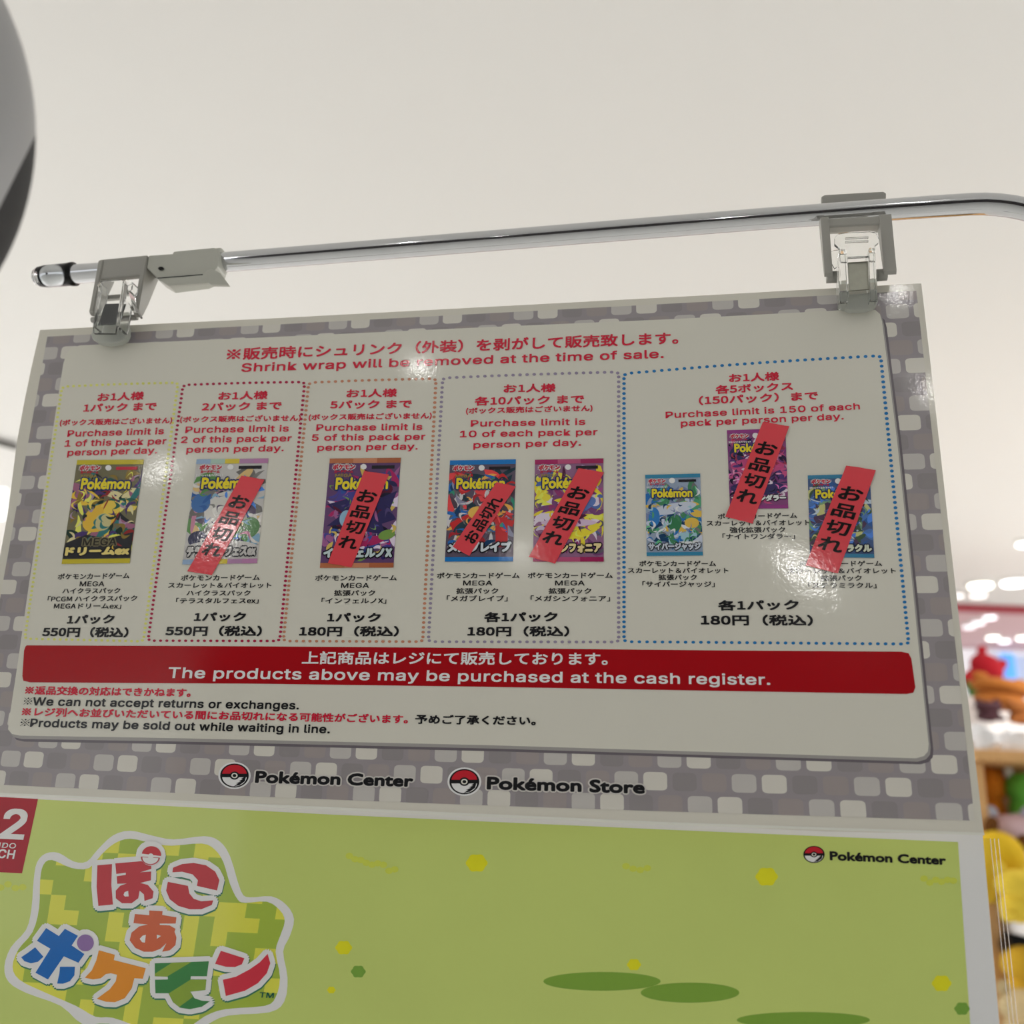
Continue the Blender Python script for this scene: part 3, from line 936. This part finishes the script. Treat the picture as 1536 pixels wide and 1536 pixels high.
for x, y, r in ((715, 1294.5, 15.5), (515.6, 1421.5, 12), (951, 1447, 10), (1150, 1315, 16), (1412.4, 1475, 14), (497, 1485, 6)):
    flower(x, y, r, (186, 172, 32))
for x, y, r in ((537.4, 1457.4, 10.5), (1443, 1513, 11)):
    flower(x, y, r, (94, 128, 52))
rnd = random.Random(3)
for cx, cy, sx, sy, n in ((558, 1296, 34, 20, 9), (1408, 1320, 22, 7, 6), (955, 1302, 16, 5, 4), (12, 1330, 22, 14, 5)):
    pl = []
    for k in range(n):
        x = cx + (k / (n - 1) - .5) * 2 * sx
        y = cy + (k / (n - 1) - .5) * sy * (1 if sx > 30 else 0) + rnd.uniform(-4, 4)
        pl.append(circ(x, y, 6, 5, 8))
    bm = bmesh.new()
    for j, p in enumerate(pl):
        bm.faces.new([bm.verts.new(PS(a, b, 2 + j * .1)) for a, b in p])
    face_cam(bm)
    link('flower_print', bm_mesh(bm), ink(158, 166, 66), poster)
decal('ground_shadow_print', [circ(903, 1472, 88, 14, 36)], ink(98, 128, 50), PS, 2, poster)  # ground shadows of the poster artwork, painted as darker green ellipses
decal('ground_shadow_print', [circ(1035, 1489, 74, 15, 36)], ink(98, 128, 50), PS, 2.4, poster)
decal('ground_shadow_print', [circ(1205, 1530, 100, 12, 36)], ink(98, 128, 50), PS, 2, poster)

# clear sleeve around the poster
m_clear = mat('clear_acrylic', (.97, .98, .98), rough=.02, trans=1., ior=1.47)
m_film = mat('clear_film_edge', (.96, .97, .97), rough=.12, trans=1., ior=1.45)
slv = thing('acrylic_holder', plane(1500, 1560, -.03), 'clear layered acrylic sleeve showing at the right edge of the green poster', 'sign holder')
for i, (x0, x1, fr, th) in enumerate(((1474, 1486, -.0185, .0012), (1478, 1492, -.024, .0012), (1482, 1498, -.030, .0012))):
    bm = prism([[(x0 - 30, 1256), (x1, 1258), (x1 + 30, 1545), (x1 + 50, 1880), (x0 - 10, 1880)]], fr, th)
    link('acrylic_sheet', bm_mesh(bm), m_clear, slv)
strip = decal('film_edge', [[(-40, 1187.2), (440, 1208), (1000, 1233), (1476, 1249), (1476.6, 1253), (1000, 1237.5), (440, 1212.5), (-40, 1190.6)]], mat('film_edge', alb((178, 176, 168)), rough=.25, coat=1, coat_rough=.05, film=.0002), NS, 1.5, notice, step=20)

# ------------------------------------------------------------------ chrome rail
m_chrome = mat('chrome', (.60, .61, .63), rough=.06, metal=1.)
rail = thing('hanging_rail', plane(1480, 306), 'polished chrome rail running above the notice and bending down at the right', 'rail')
pts = [plane(60, 415.4), plane(135, 409.5), plane(390, 388.8), plane(760, 359.3), plane(1136, 329), plane(1300, 317), plane(1400, 310), plane(1455, 306.5)]
a, b = pts[-2], pts[-1]
t = (b - a).normalized()
R_ = .060
cen = b + (Vector((-t.z * H.x, -t.z * H.y, t.dot(H))) * -R_)
for k in range(1, 17):
    q = math.radians(90 * k / 16) * .97
    pts.append(cen + (b - cen) * math.cos(q) + t * R_ * math.sin(q))
pts.append(pts[-1] + Vector((0, 0, -.9)))
dpt = (plane(390, 388.8) - C).dot(ray(768, 768))
RR = 15.0 / F * dpt * .985
dense = []
for p, q in zip(pts[:8], pts[1:8]):
    dense += [p.lerp(q, k / 4) for k in range(4)]
dense += pts[7:]
bm = tube(dense, RR, 40)
link('rail_tube', bm_mesh(bm), m_chrome, rail, flat=False)
RAX = (pts[2] - pts[0]).normalized()
m_cap = mat('clear_cap', (.95, .96, .96), rough=.04, trans=1., ior=1.22)
cap = thing('rail_end_cap', plane(60, 420), 'clear plastic cap on the left end of the chrome rail', 'end cap')
e0, e1 = plane(52, 416), plane(112, 411)
ax = (e1 - e0)
prof = [(0, .55), (.05, .85), (.14, 1.05), (.3, 1.16), (.6, 1.18), (.86, 1.19), (.92, 1.24), (1.0, 1.24), (1.0, 1.06), (.6, 1.05), (.2, 1.04)]
bm = tube([e0 + ax * s for s, _ in prof[:8]] + [e0 + ax * 1.001, e0 + ax * .6, e0 + ax * .22], [r * RR for _, r in prof], 32)
link('cap_shell', bm_mesh(bm), m_cap, cap, flat=False)

# ------------------------------------------------------------------ clips
m_grey = mat('grey_plastic', (.40, .39, .355), rough=.42, vary=.015, vscale=80)
m_grey2 = mat('warm_grey_plastic', (.52, .52, .46), rough=.38, vary=.015, vscale=80)
m_lever = mat('clear_lever', (.96, .97, .96), rough=.05, trans=1., ior=1.46)
m_jaw = mat('cloudy_jaw', (.80, .82, .76), rough=.35, trans=.55, ior=1.3)
m_spring = mat('spring_steel', (.34, .34, .29), rough=.32, metal=1., vary=.12, vscale=400)
m_dark = mat('dark_steel', (.05, .055, .06), rough=.25, metal=.6)


def arm(top_px, sgn, front, hgt, thk=.0026, dep=.013):
    """side plate of a bracket: profile in the back/down plane, thickness along the rail"""
    o = plane(*top_px, front)
    prof = [(0, 0), (dep, -.001), (dep, .006), (dep * .62, hgt * .70), (dep * .40, hgt * .93), (dep * .24, hgt), (.0012, hgt), (0, hgt * .96)]
    bm = bmesh.new()
    L = [bm.verts.new(o - N * b - Z * d) for b, d in prof]
    Rr = [bm.verts.new(v.co + H * thk * sgn) for v in L]
    bm.faces.new(L)
    bm.faces.new(Rr[::-1])
    for i in range(len(L)):
        j = (i + 1) % len(L)
        bm.faces.new((L[i], Rr[i], Rr[j], L[j]))
    bmesh.ops.recalc_face_normals(bm, faces=bm.faces[:])
    bmesh.ops.bevel(bm, geom=bm.edges[:], offset=.0004, segments=2, affect='EDGES', clamp_overlap=True)
    return bm


def part(name, bm, m, parent, label=None, flat=True):
    o = link(name, bm_mesh(bm), m, parent, flat=flat)
    if label:
        o['label'] = label
    return o


# left clip
c1 = thing('hanging_clip', plane(175, 500), 'left grey clip hanging from the chrome rail, tilted, with clear lever over a dark spring', 'clip', 'clips holding the notice')
part('bracket', prism([[(149, 391), (219, 384.5), (216, 412), (146, 419)]], .0085, .0035, .0008), m_grey, c1)
part('bracket_grip', prism([[(149, 389.5), (221, 382.5), (220.5, 388), (148.5, 395)]], .0085, .0150, .0006), m_grey, c1)
part('bracket_arm', arm((147.5, 390), 1, .0092, .0300), m_grey, c1)
part('bracket_arm', arm((221, 383.5), -1, .0092, .0325), m_grey, c1)
part('bracket_base', prism([[(150, 445), (208, 440), (206, 446), (149, 451)]], -.001, .002), m_grey, c1)
pv0, pv1 = plane(138, 480, .004), plane(206, 476, .004)
part('pivot_pin', tube([pv0, pv1], .0014, 14), m_grey, c1, flat=False)
part('clear_lever', prism([[(146, 428), (148, 423), (153, 420.5), (180, 419), (186, 420), (184, 436), (175, 487), (173, 500), (140, 500), (139, 489), (148, 437)]], .0150, .0016, .0004), m_lever, c1)
part('lever_rib', prism([[(184, 421), (190.5, 418.7), (199, 423), (198, 434), (193, 437), (201, 465), (198, 466), (186, 448), (178, 490), (173, 490)]], .0150, .0085, .0004), m_lever, c1)
part('lever_rib', prism([[(147, 424), (151, 423), (151, 437), (143, 490), (139, 490), (147, 437)]], .0150, .0070, .0004), m_lever, c1)
part('spring_plate', prism([[(159, 457), (185, 456), (175, 487), (145.7, 488.6)]], .0105, .0006), m_dark, c1, label='dark steel spring plate')
part('clip_jaw', prism([[(140, 487), (190, 484), (191, 499), (187, 508), (177, 513), (160, 515), (146, 513.5), (138, 508), (136, 502)]], .0060, .0040, .0008), m_jaw, c1, label='cloudy clear gripping jaw')
part('clip_jaw', prism([[(141, 470), (191, 467), (191, 499), (187, 508), (146, 512), (138, 502)]], -.0035, .0018, .0004), m_jaw, c1)
# right clip
c2 = thing('hanging_clip', plane(1285, 455), 'right grey clip hanging squarely from the rail, clear lever over a pale steel spring', 'clip', 'clips holding the notice')
part('bracket', prism([[(1233, 328), (1333, 322.5), (1334, 336), (1234, 341)]], .0085, .0050, .0008), m_grey, c2)
part('bracket_grip', prism([[(1232, 294.5), (1237, 292), (1325, 287), (1329.5, 289.5), (1328, 345), (1233, 348)]], -.0056, .0022, .0006), m_grey, c2)
part('bracket_arm', arm((1231, 326), 1, .0092, .0290, thk=.0034, dep=.0055), m_grey, c2)
part('bracket_arm', arm((1337, 321), -1, .0092, .0290, thk=.0050, dep=.0055), m_grey, c2)
part('pivot_pin', tube([plane(1240, 416, .004), plane(1258, 415.4, .004)], .0026, 16), m_grey, c2, flat=False)
part('pivot_pin', tube([plane(1315, 413, .004), plane(1330, 412, .004)], .0026, 16), m_grey, c2, flat=False)
part('clear_lever', prism([[(1252, 366), (1252, 356), (1258, 349.5), (1272, 347.6), (1305, 346), (1314, 347.5), (1319, 358), (1318, 364), (1312, 368.5), (1313, 392), (1304, 391), (1303, 384), (1272, 385.5), (1271.5, 393), (1261, 393), (1259, 372)]], .0130, .0018, .0004), m_lever, c2)
for y in (356, 361.5):
    part('lever_ridge', prism([[(1268, y), (1303, y - 1.5), (1303, y + .8), (1268, y + 2.2)]], .0138, .0010, .0002), m_lever, c2)
part('lever_rib', prism([[(1259, 374), (1270, 373), (1274, 440), (1272, 452), (1260, 452), (1258, 420)]], .0125, .0080, .0005), m_lever, c2)
part('lever_rib', prism([[(1303, 372), (1313, 371), (1315, 420), (1317, 450), (1305, 450), (1305, 436)]], .0125, .0080, .0005), m_lever, c2)
part('lever_tab', prism([[(1246, 378), (1250, 375), (1258, 374), (1256, 400), (1252, 403), (1247, 394)]], .0085, .0010, .0003), m_lever, c2)
part('spring_plate', prism([[(1271.5, 393.5), (1302, 391.5), (1305, 434), (1274, 436.5)]], .0100, .0006, .0002), m_spring, c2, label='pale steel spring plate')
part('clip_jaw', prism([[(1260, 442), (1316, 438), (1318, 450), (1314, 459), (1300, 463.5), (1276, 464.5), (1263, 461), (1258, 452)]], .0055, .0036, .0008), m_jaw, c2, label='cloudy clear gripping jaw')
part('clip_jaw', prism([[(1260, 426), (1316, 422), (1317, 452), (1312, 460), (1266, 462), (1259, 454)]], -.0035, .0018, .0004), m_jaw, c2)

# grey connector sleeve between left clip and rail
cn = thing('rail_connector', plane(280, 425), 'pale warm-grey plastic sleeve joining the rail just right of the left clip', 'connector')
part('sleeve_body', prism([[(222.7, 383), (259, 380.4), (260, 377), (321.7, 371), (327, 376), (326, 400), (318, 410), (300, 418), (249, 424.5), (235.4, 416.6), (220, 401.6)]], .0085, .0100, .0013, 3), m_grey2, cn)
part('sleeve_lip', prism([[(238, 419), (304, 411.5), (310, 404), (318, 403), (330, 409), (343, 427), (315, 426.3), (312, 424), (252, 428.5)]], .0098, .0025, .0005), m_grey2, cn)
part('sleeve_ring', tube([plane(318, 394.6), plane(333, 393.4)], [RR * 1.42, RR * 1.42], 32), m_grey2, cn, flat=False)
part('sleeve_seam', prism([[(236, 416.5), (304, 411.2), (304, 412.2), (236, 417.5)]], .0099, .0003), m_dark, cn, label='thin dark seam')
part('sleeve_hole', prism([circ(241.3, 402.5, 4.2, 2.6, 16)], .0092, .0003), mat('hole_black', (.01, .01, .01), rough=.9), cn, label='small dark round hole')

# ------------------------------------------------------------------ grey domed housing top left
dome = thing('lamp_housing', at(-330, 185, .9), 'smooth rounded grey housing with dark underside, cut off by the upper left corner', 'lamp housing')
cD = at(-330, 178, .9)
kD = .9 / ray(-330, 178).y
right = M @ Vector((1, 0, 0))
upv = M @ Vector((0, 1, 0))
vw = (cD - C).normalized()
rot = Matrix((right, upv, right.cross(upv))).transposed()
bm = bmesh.new()
mt_ = Matrix.Translation(cD) @ rot.to_4x4() @ Matrix.Diagonal((369 / F * kD, 407 / F * kD, .16, 1))
bmesh.ops.create_uvsphere(bm, u_segments=96, v_segments=64, radius=1, matrix=mt_)
cut_n = (upv * .63 - right * .60 - M @ Vector((0, 0, 1)) * -.55).normalized()
cp = at(41, 226, .9)
p1, p2, p3 = at(42, 224, .9), at(0, 310, .86), at(24, 268, .865)
p1, p2 = at(44, 222, .9), at(-4, 318, .9)
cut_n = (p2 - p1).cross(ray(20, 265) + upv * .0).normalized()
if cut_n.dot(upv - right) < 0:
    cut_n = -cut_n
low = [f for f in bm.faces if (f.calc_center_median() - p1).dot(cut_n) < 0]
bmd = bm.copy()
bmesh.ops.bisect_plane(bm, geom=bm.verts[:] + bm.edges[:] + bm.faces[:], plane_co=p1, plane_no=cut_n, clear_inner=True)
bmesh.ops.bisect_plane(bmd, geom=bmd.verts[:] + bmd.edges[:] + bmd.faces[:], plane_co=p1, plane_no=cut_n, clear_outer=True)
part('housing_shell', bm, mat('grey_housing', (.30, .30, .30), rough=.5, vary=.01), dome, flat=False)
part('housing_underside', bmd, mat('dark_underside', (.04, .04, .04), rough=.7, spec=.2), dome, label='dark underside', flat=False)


tp = cD + upv * (400 / F * kD)
part('hanging_stem', tube([tp, Vector((tp.x, tp.y, CEIL))], .012, 14), mat('stem_grey', (.35, .35, .35), rough=.4), dome, flat=False)


# ------------------------------------------------------------------ ceiling fittings
def ceil_pt(px, py, z=CEIL):
    d = ray(px, py)
    return C + d * ((z - C.z) / d.z)


def downlight(px, py, rx, ry, label, colr=(1, 1, .96), es=6., z=CEIL, rim=(.8, .8, .78)):
    p = ceil_pt(px, py, z)
    rr = rx / F * (p - C).length
    t = thing('downlight', (p.x, p.y, z), label, 'ceiling light', 'ceiling downlights')
    bm = bmesh.new()
    bmesh.ops.create_cone(bm, cap_ends=True, segments=24, radius1=rr * 1.15, radius2=rr * 1.3, depth=.02, matrix=Matrix.Translation((p.x, p.y, z - .010)))
    part('trim_ring', bm, mat('lamp_trim', rim, rough=.5), t)
    bm = bmesh.new()
    bmesh.ops.create_cone(bm, cap_ends=True, segments=24, radius1=rr * .95, radius2=rr, depth=.012, matrix=Matrix.Translation((p.x, p.y, z - .025)))
    part('lamp_lens', bm, mat('lamp_glow_%d' % int(es * 10 + colr[2] * 100), (1, 1, 1), emit=colr, es=es), t)


for i, (px, py, rx, es, cl, lab) in enumerate(((1470, 873, 15, 5, (1, 1, .82), 'large yellowish glowing ceiling light nearest the notice edge'), (1520, 869, 15, 6, (1, 1, 1), 'large white glowing ceiling light at the right frame edge'), (1534, 810, 8, 4, (1, 1, .9), 'small bright ceiling light highest at the right edge'),
                                               (1467, 887, 10, 2, (1, .85, .8), 'dim pinkish ceiling light under the large yellowish one'), (1438, 888, 5, 2, (1, .9, .85), 'tiny ceiling light peeking out beside the notice'))):
    downlight(px, py, rx, 7, lab, cl, es)
for i, (px, py, rx, es, lab) in enumerate(((1501, 912, 8, 2.2, 'first lilac light behind the red ceiling edge, highest and right'), (1484, 921.5, 8, 2.2, 'second lilac light in the row behind the red ceiling edge'), (1467, 930, 8, 1.6, 'third lilac light in the row behind the red ceiling edge'), (1453, 936, 8, 1.2, 'fourth and lowest lilac light beside the notice edge'),
                                           (1489, 952.5, 8, 3, 'bright far light in the low row over the far shelves'), (1506, 957.5, 7, 2.5, 'far light right of the brightest far one'), (1533, 953, 7, 3, 'far light cut by the right frame edge'))):
    downlight(px, py, rx, 4, lab, (1, .93, 1), es, CEIL + .12, rim=(.6, .42, .45))
# recessed luminous panel and dark track at far left
lp = thing('light_panel', ceil_pt(-40, 753), 'bright luminous ceiling panel at the left frame edge beside the notice', 'ceiling light')
q = [ceil_pt(-160, 735), ceil_pt(10, 733), ceil_pt(6, 776), ceil_pt(-160, 778)]
bm = bmesh.new()
fv = [bm.verts.new(v - Z * .012) for v in q]
bk = [bm.verts.new(v.co + Z * .012) for v in fv]
bm.faces.new(fv)
bm.faces.new(bk[::-1])
for i in range(4):
    bm.faces.new((fv[i], bk[i], bk[(i + 1) % 4], fv[(i + 1) % 4]))
bmesh.ops.recalc_face_normals(bm, faces=bm.faces[:])
part('panel_glow', bm, mat('panel_glow', (1, 1, 1), emit=(.93, 1, .94), es=1.6), lp)
tr = thing('ceiling_track', ceil_pt(-20, 657), 'thin dark curved track on the ceiling at the left frame edge', 'ceiling track')
part('track_bar', tube([ceil_pt(-120, 640) - Z * .02, ceil_pt(-50, 648) - Z * .02, ceil_pt(0, 656.5) - Z * .02, ceil_pt(27, 664) - Z * .02], .013, 10), mat('dark_track', (.10, .095, .085), rough=.5), tr, flat=False)

# ------------------------------------------------------------------ far store: shelf and plush toys
SD = 2.4
m_wood = mat('orange_wood', (.74, .42, .17), rough=.5, vary=.10, vscale=9)
m_white = mat('white_board', (.86, .86, .88), rough=.4)
shelf = thing('display_shelf', (at(1600, 1300, SD).x, SD + .15, 0), 'orange-wood display shelf full of soft toys right of the poster', 'shelf')
xl, xr = at(1462, 1140, SD).x, at(1462, 1140, SD).x + .9


def zat(py, dist=SD, px=1500):
    return at(px, py, dist).z


def bxp(name, lo, hi, m, label=None):
    bm = bmesh.new()
    box(bm, lo, hi)
    bmesh.ops.bevel(bm, geom=bm.edges[:], offset=.003, segments=1, affect='EDGES')
    return part(name, bm, m, shelf, label)


zt, zb = zat(1125), zat(1142)
bxp('top_board', (xl, SD, zb), (xr, SD + .42, zt), m_wood)
bxp('back_panel', (xl, SD + .38, 0), (xr, SD + .40, zb), m_wood)
z2 = zat(1372, SD - .12)
z3 = zat(1408, SD - .12)
bxp('shelf_board', (xl + .05, SD - .12, z3), (xr, SD + .36, z2), m_white, 'white middle shelf board')
bxp('side_panel', (xr - .03, SD, 0), (xr, SD + .38, zb), m_wood)
bxp('side_panel', (xl, SD + .02, 0), (xl + .03, SD + .38, zb), m_wood)
bxp('riser_step', (xl + .05, SD + .165, z2), (xr - .05, SD + .375, at(1500, 1240, SD + .2).z), m_white, 'white inner step')
bxp('riser_step', (xl + .05, SD + .075, z2), (xr - .05, SD + .160, at(1500, 1305, SD + .12).z), m_white)
z4 = zat(1600)
bxp('shelf_board', (xl + .05, SD - .02, z4 - .03), (xr, SD + .36, z4), m_white, 'white lower shelf board')
bxp('gap_shade_sheet', (xl + .03, SD + .30, z4), (xr - .03, SD + .33, z3), mat('gap_shade', (.02, .02, .022), rough=.9), 'black sheet standing in for the shade in the gap')  # shade of the gap below the white board, put in as a black sheet


def plush(px, py, wpx, hpx, dist, colr, label, ears='round', second=None, col2=None, feet=True, tilt=0.):
    """soft toy: body, head, ears, paws; px, py centre of the head-and-body silhouette"""
    c = at(px, py, dist)
    s = (c - C).length / F
    w2, h2 = wpx * s / 2, hpx * s / 2
    t = thing('plush_toy', (c.x, c.y, c.z - h2), label, 'soft toy', 'soft toys in the far store')
    m1 = mat('plush_' + '_'.join('%d' % v for v in colr), tuple(lin(v) for v in colr), rough=.95, vary=.08, vscale=60)
    m2 = mat('plush_' + '_'.join('%d' % v for v in (col2 or colr)), tuple(lin(v) for v in (col2 or colr)), rough=.95, vary=.08, vscale=60)
    tl = Matrix.Rotation(tilt, 3, 'Y').to_quaternion()
    off = lambda x, z, y=0: c + tl @ Vector((x * w2, y * w2, z * h2))
    bm = bmesh.new()
    ellipsoid(bm, off(0, -.42), (w2 * .78, w2 * .62, h2 * .56), tl)
    part('body', bm, m1, t, flat=False)
    bm = bmesh.new()
    ellipsoid(bm, off(0, .28, -.1), (w2 * .92, w2 * .74, h2 * .52), tl)
    part('head', bm, m1, t, flat=False)
    for sg in (-1, 1):
        bm = bmesh.new()
        ellipsoid(bm, off(sg * .62, .80), (w2 * .26, w2 * .16, h2 * .24), tl)
        part('ear', bm, m2, t, flat=False)
        bm = bmesh.new()
        ellipsoid(bm, off(sg * .66, -.72, -.35), (w2 * .26, w2 * .34, h2 * .22), tl)
        part('paw', bm, m2, t, flat=False)
    return t


plush(1480, 1193, 58, 92, SD + .24, (236, 140, 30), 'orange soft toy on the upper shelf, beside the notice corner')
plush(1534, 1196, 48, 78, SD + .20, (120, 214, 84), 'bright green and white soft toy right of the orange one', col2=(236, 240, 232))
plush(1518, 1262, 78, 84, SD + .095, (238, 206, 214), 'pale pink soft toy below the green and white one', col2=(214, 220, 240))
plush(1492, 1296, 70, 104, SD + .01, (240, 198, 40), 'golden yellow soft toy with brown patches, left on the upper shelf', col2=(110, 66, 20), tilt=.5)
plush(1526, 1340, 62, 72, SD - .075, (240, 208, 70), 'round pale-yellow soft toy sitting on the white shelf board')
plush(1535, 1462, 60, 84, SD + .0, (226, 180, 50), 'dark-eared yellow soft toy on the lower shelf', col2=(60, 40, 16))
plush(1534, 1524, 62, 76, SD - .08, (226, 200, 150), 'beige soft toy lowest at the right frame edge')
D2 = SD + .16
plush(1474, 1010, 50, 66, 5.25, (170, 20, 34), 'dark red soft toy on the far display', tilt=.6)
plush(1462, 1036, 26, 26, 5.12, (60, 110, 50), 'small green soft toy under the dark red one')
plush(1500, 1040, 86, 46, 4.8, (176, 106, 40), 'long orange-brown soft toy lying on the far display', tilt=.15)
plush(1482, 1066, 40, 30, 4.62, (70, 40, 46), 'dark brown soft toy under the orange-brown one')
plush(1532, 1068, 44, 34, 4.6, (160, 96, 44), 'chestnut soft toy right of the dark brown one')
# far display counter carrying those toys
dc = thing('display_counter', (at(1500, 1110, 5.0).x, 5.0, 0), 'pale display counter in the far store behind the shelf', 'counter')
bm = bmesh.new()
zc = at(1500, 1088, 4.5).z
box(bm, (at(1450, 1088, 4.5).x, 4.5, 0), (at(1450, 1088, 4.5).x + 1.6, 5.5, zc))
bmesh.ops.bevel(bm, geom=bm.edges[:], offset=.01, segments=1, affect='EDGES')
part('counter_body', bm, m_wall, dc)
bm = bmesh.new()
box(bm, (at(1450, 1088, 4.5).x, 5.0, zc), (at(1450, 1088, 4.5).x + 1.6, 5.5, at(1500, 1052, 5.15).z))
part('raised_step', bm, m_wall, dc)
# crumpled white wrapping on top of the shelf
for i, (px, py, w_, h_, lab) in enumerate(((1470, 1108, 36, 34, 'crumpled grey-white bag on the wooden shelf top, beside the notice'), (1516, 1106, 50, 40, 'white crumpled bag at the right end of the shelf top'))):
    c = at(px, py, SD + (.11, .31)[i])
    s = (c - C).length / F
    bm = bmesh.new()
    bmesh.ops.create_icosphere(bm, subdivisions=4, radius=1, matrix=Matrix.Translation((c.x, c.y, zt + h_ * s / 2 - .005)) @ Matrix.Diagonal((w_ * s / 2, .08, h_ * s / 2, 1)))
    rn = random.Random(i)
    from mathutils import noise as mn
    for v in bm.verts:
        k = mn.noise(v.co * 34 + Vector((i * 7, 0, 0)))
        v.co += v.normal * k * .022
        v.co.z = max(v.co.z, zt)
    o = link('crumpled_bag', bm_mesh(bm), mat('white_bag', (.80, .79, .80), rough=.5), None, loc=(c.x, c.y, zt), flat=True)
    tag(o, lab, 'bag', 'crumpled bags on the shelf top')
# far bright board with blue screens
fb = thing('wall_display', (at(1500, 1000, 7.9).x, 7.9, at(1500, 1080, 7.9).z), 'white framed wall display with blue screens in the far store', 'screen')
x0, x1 = at(1430, 1000, 7.9).x, at(1640, 1000, 7.9).x


def quadbox(name, pa, pb, y, th, m, label=None):
    a, b = at(*pa, y), at(*pb, y)
    bm = bmesh.new()
    box(bm, (a.x, y, b.z), (b.x, y + th, a.z))
    part(name, bm, m, fb, label)


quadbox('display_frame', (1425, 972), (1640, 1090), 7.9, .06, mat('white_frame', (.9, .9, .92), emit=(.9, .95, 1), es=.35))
quadbox('screen', (1476, 984), (1504, 1024), 7.86, .03, mat('screen_grey', (.1, .12, .16), emit=(.32, .40, .5), es=.6), 'grey lit screen')
quadbox('screen', (1503, 980), (1525, 1018), 7.84, .03, mat('screen_blue', (.05, .2, .5), emit=(.12, .42, .95), es=1.0), 'bright blue screen')
quadbox('screen', (1524, 984), (1560, 1030), 7.86, .03, mat('screen_pale', (.3, .36, .5), emit=(.42, .50, .66), es=.8), 'pale blue screen')
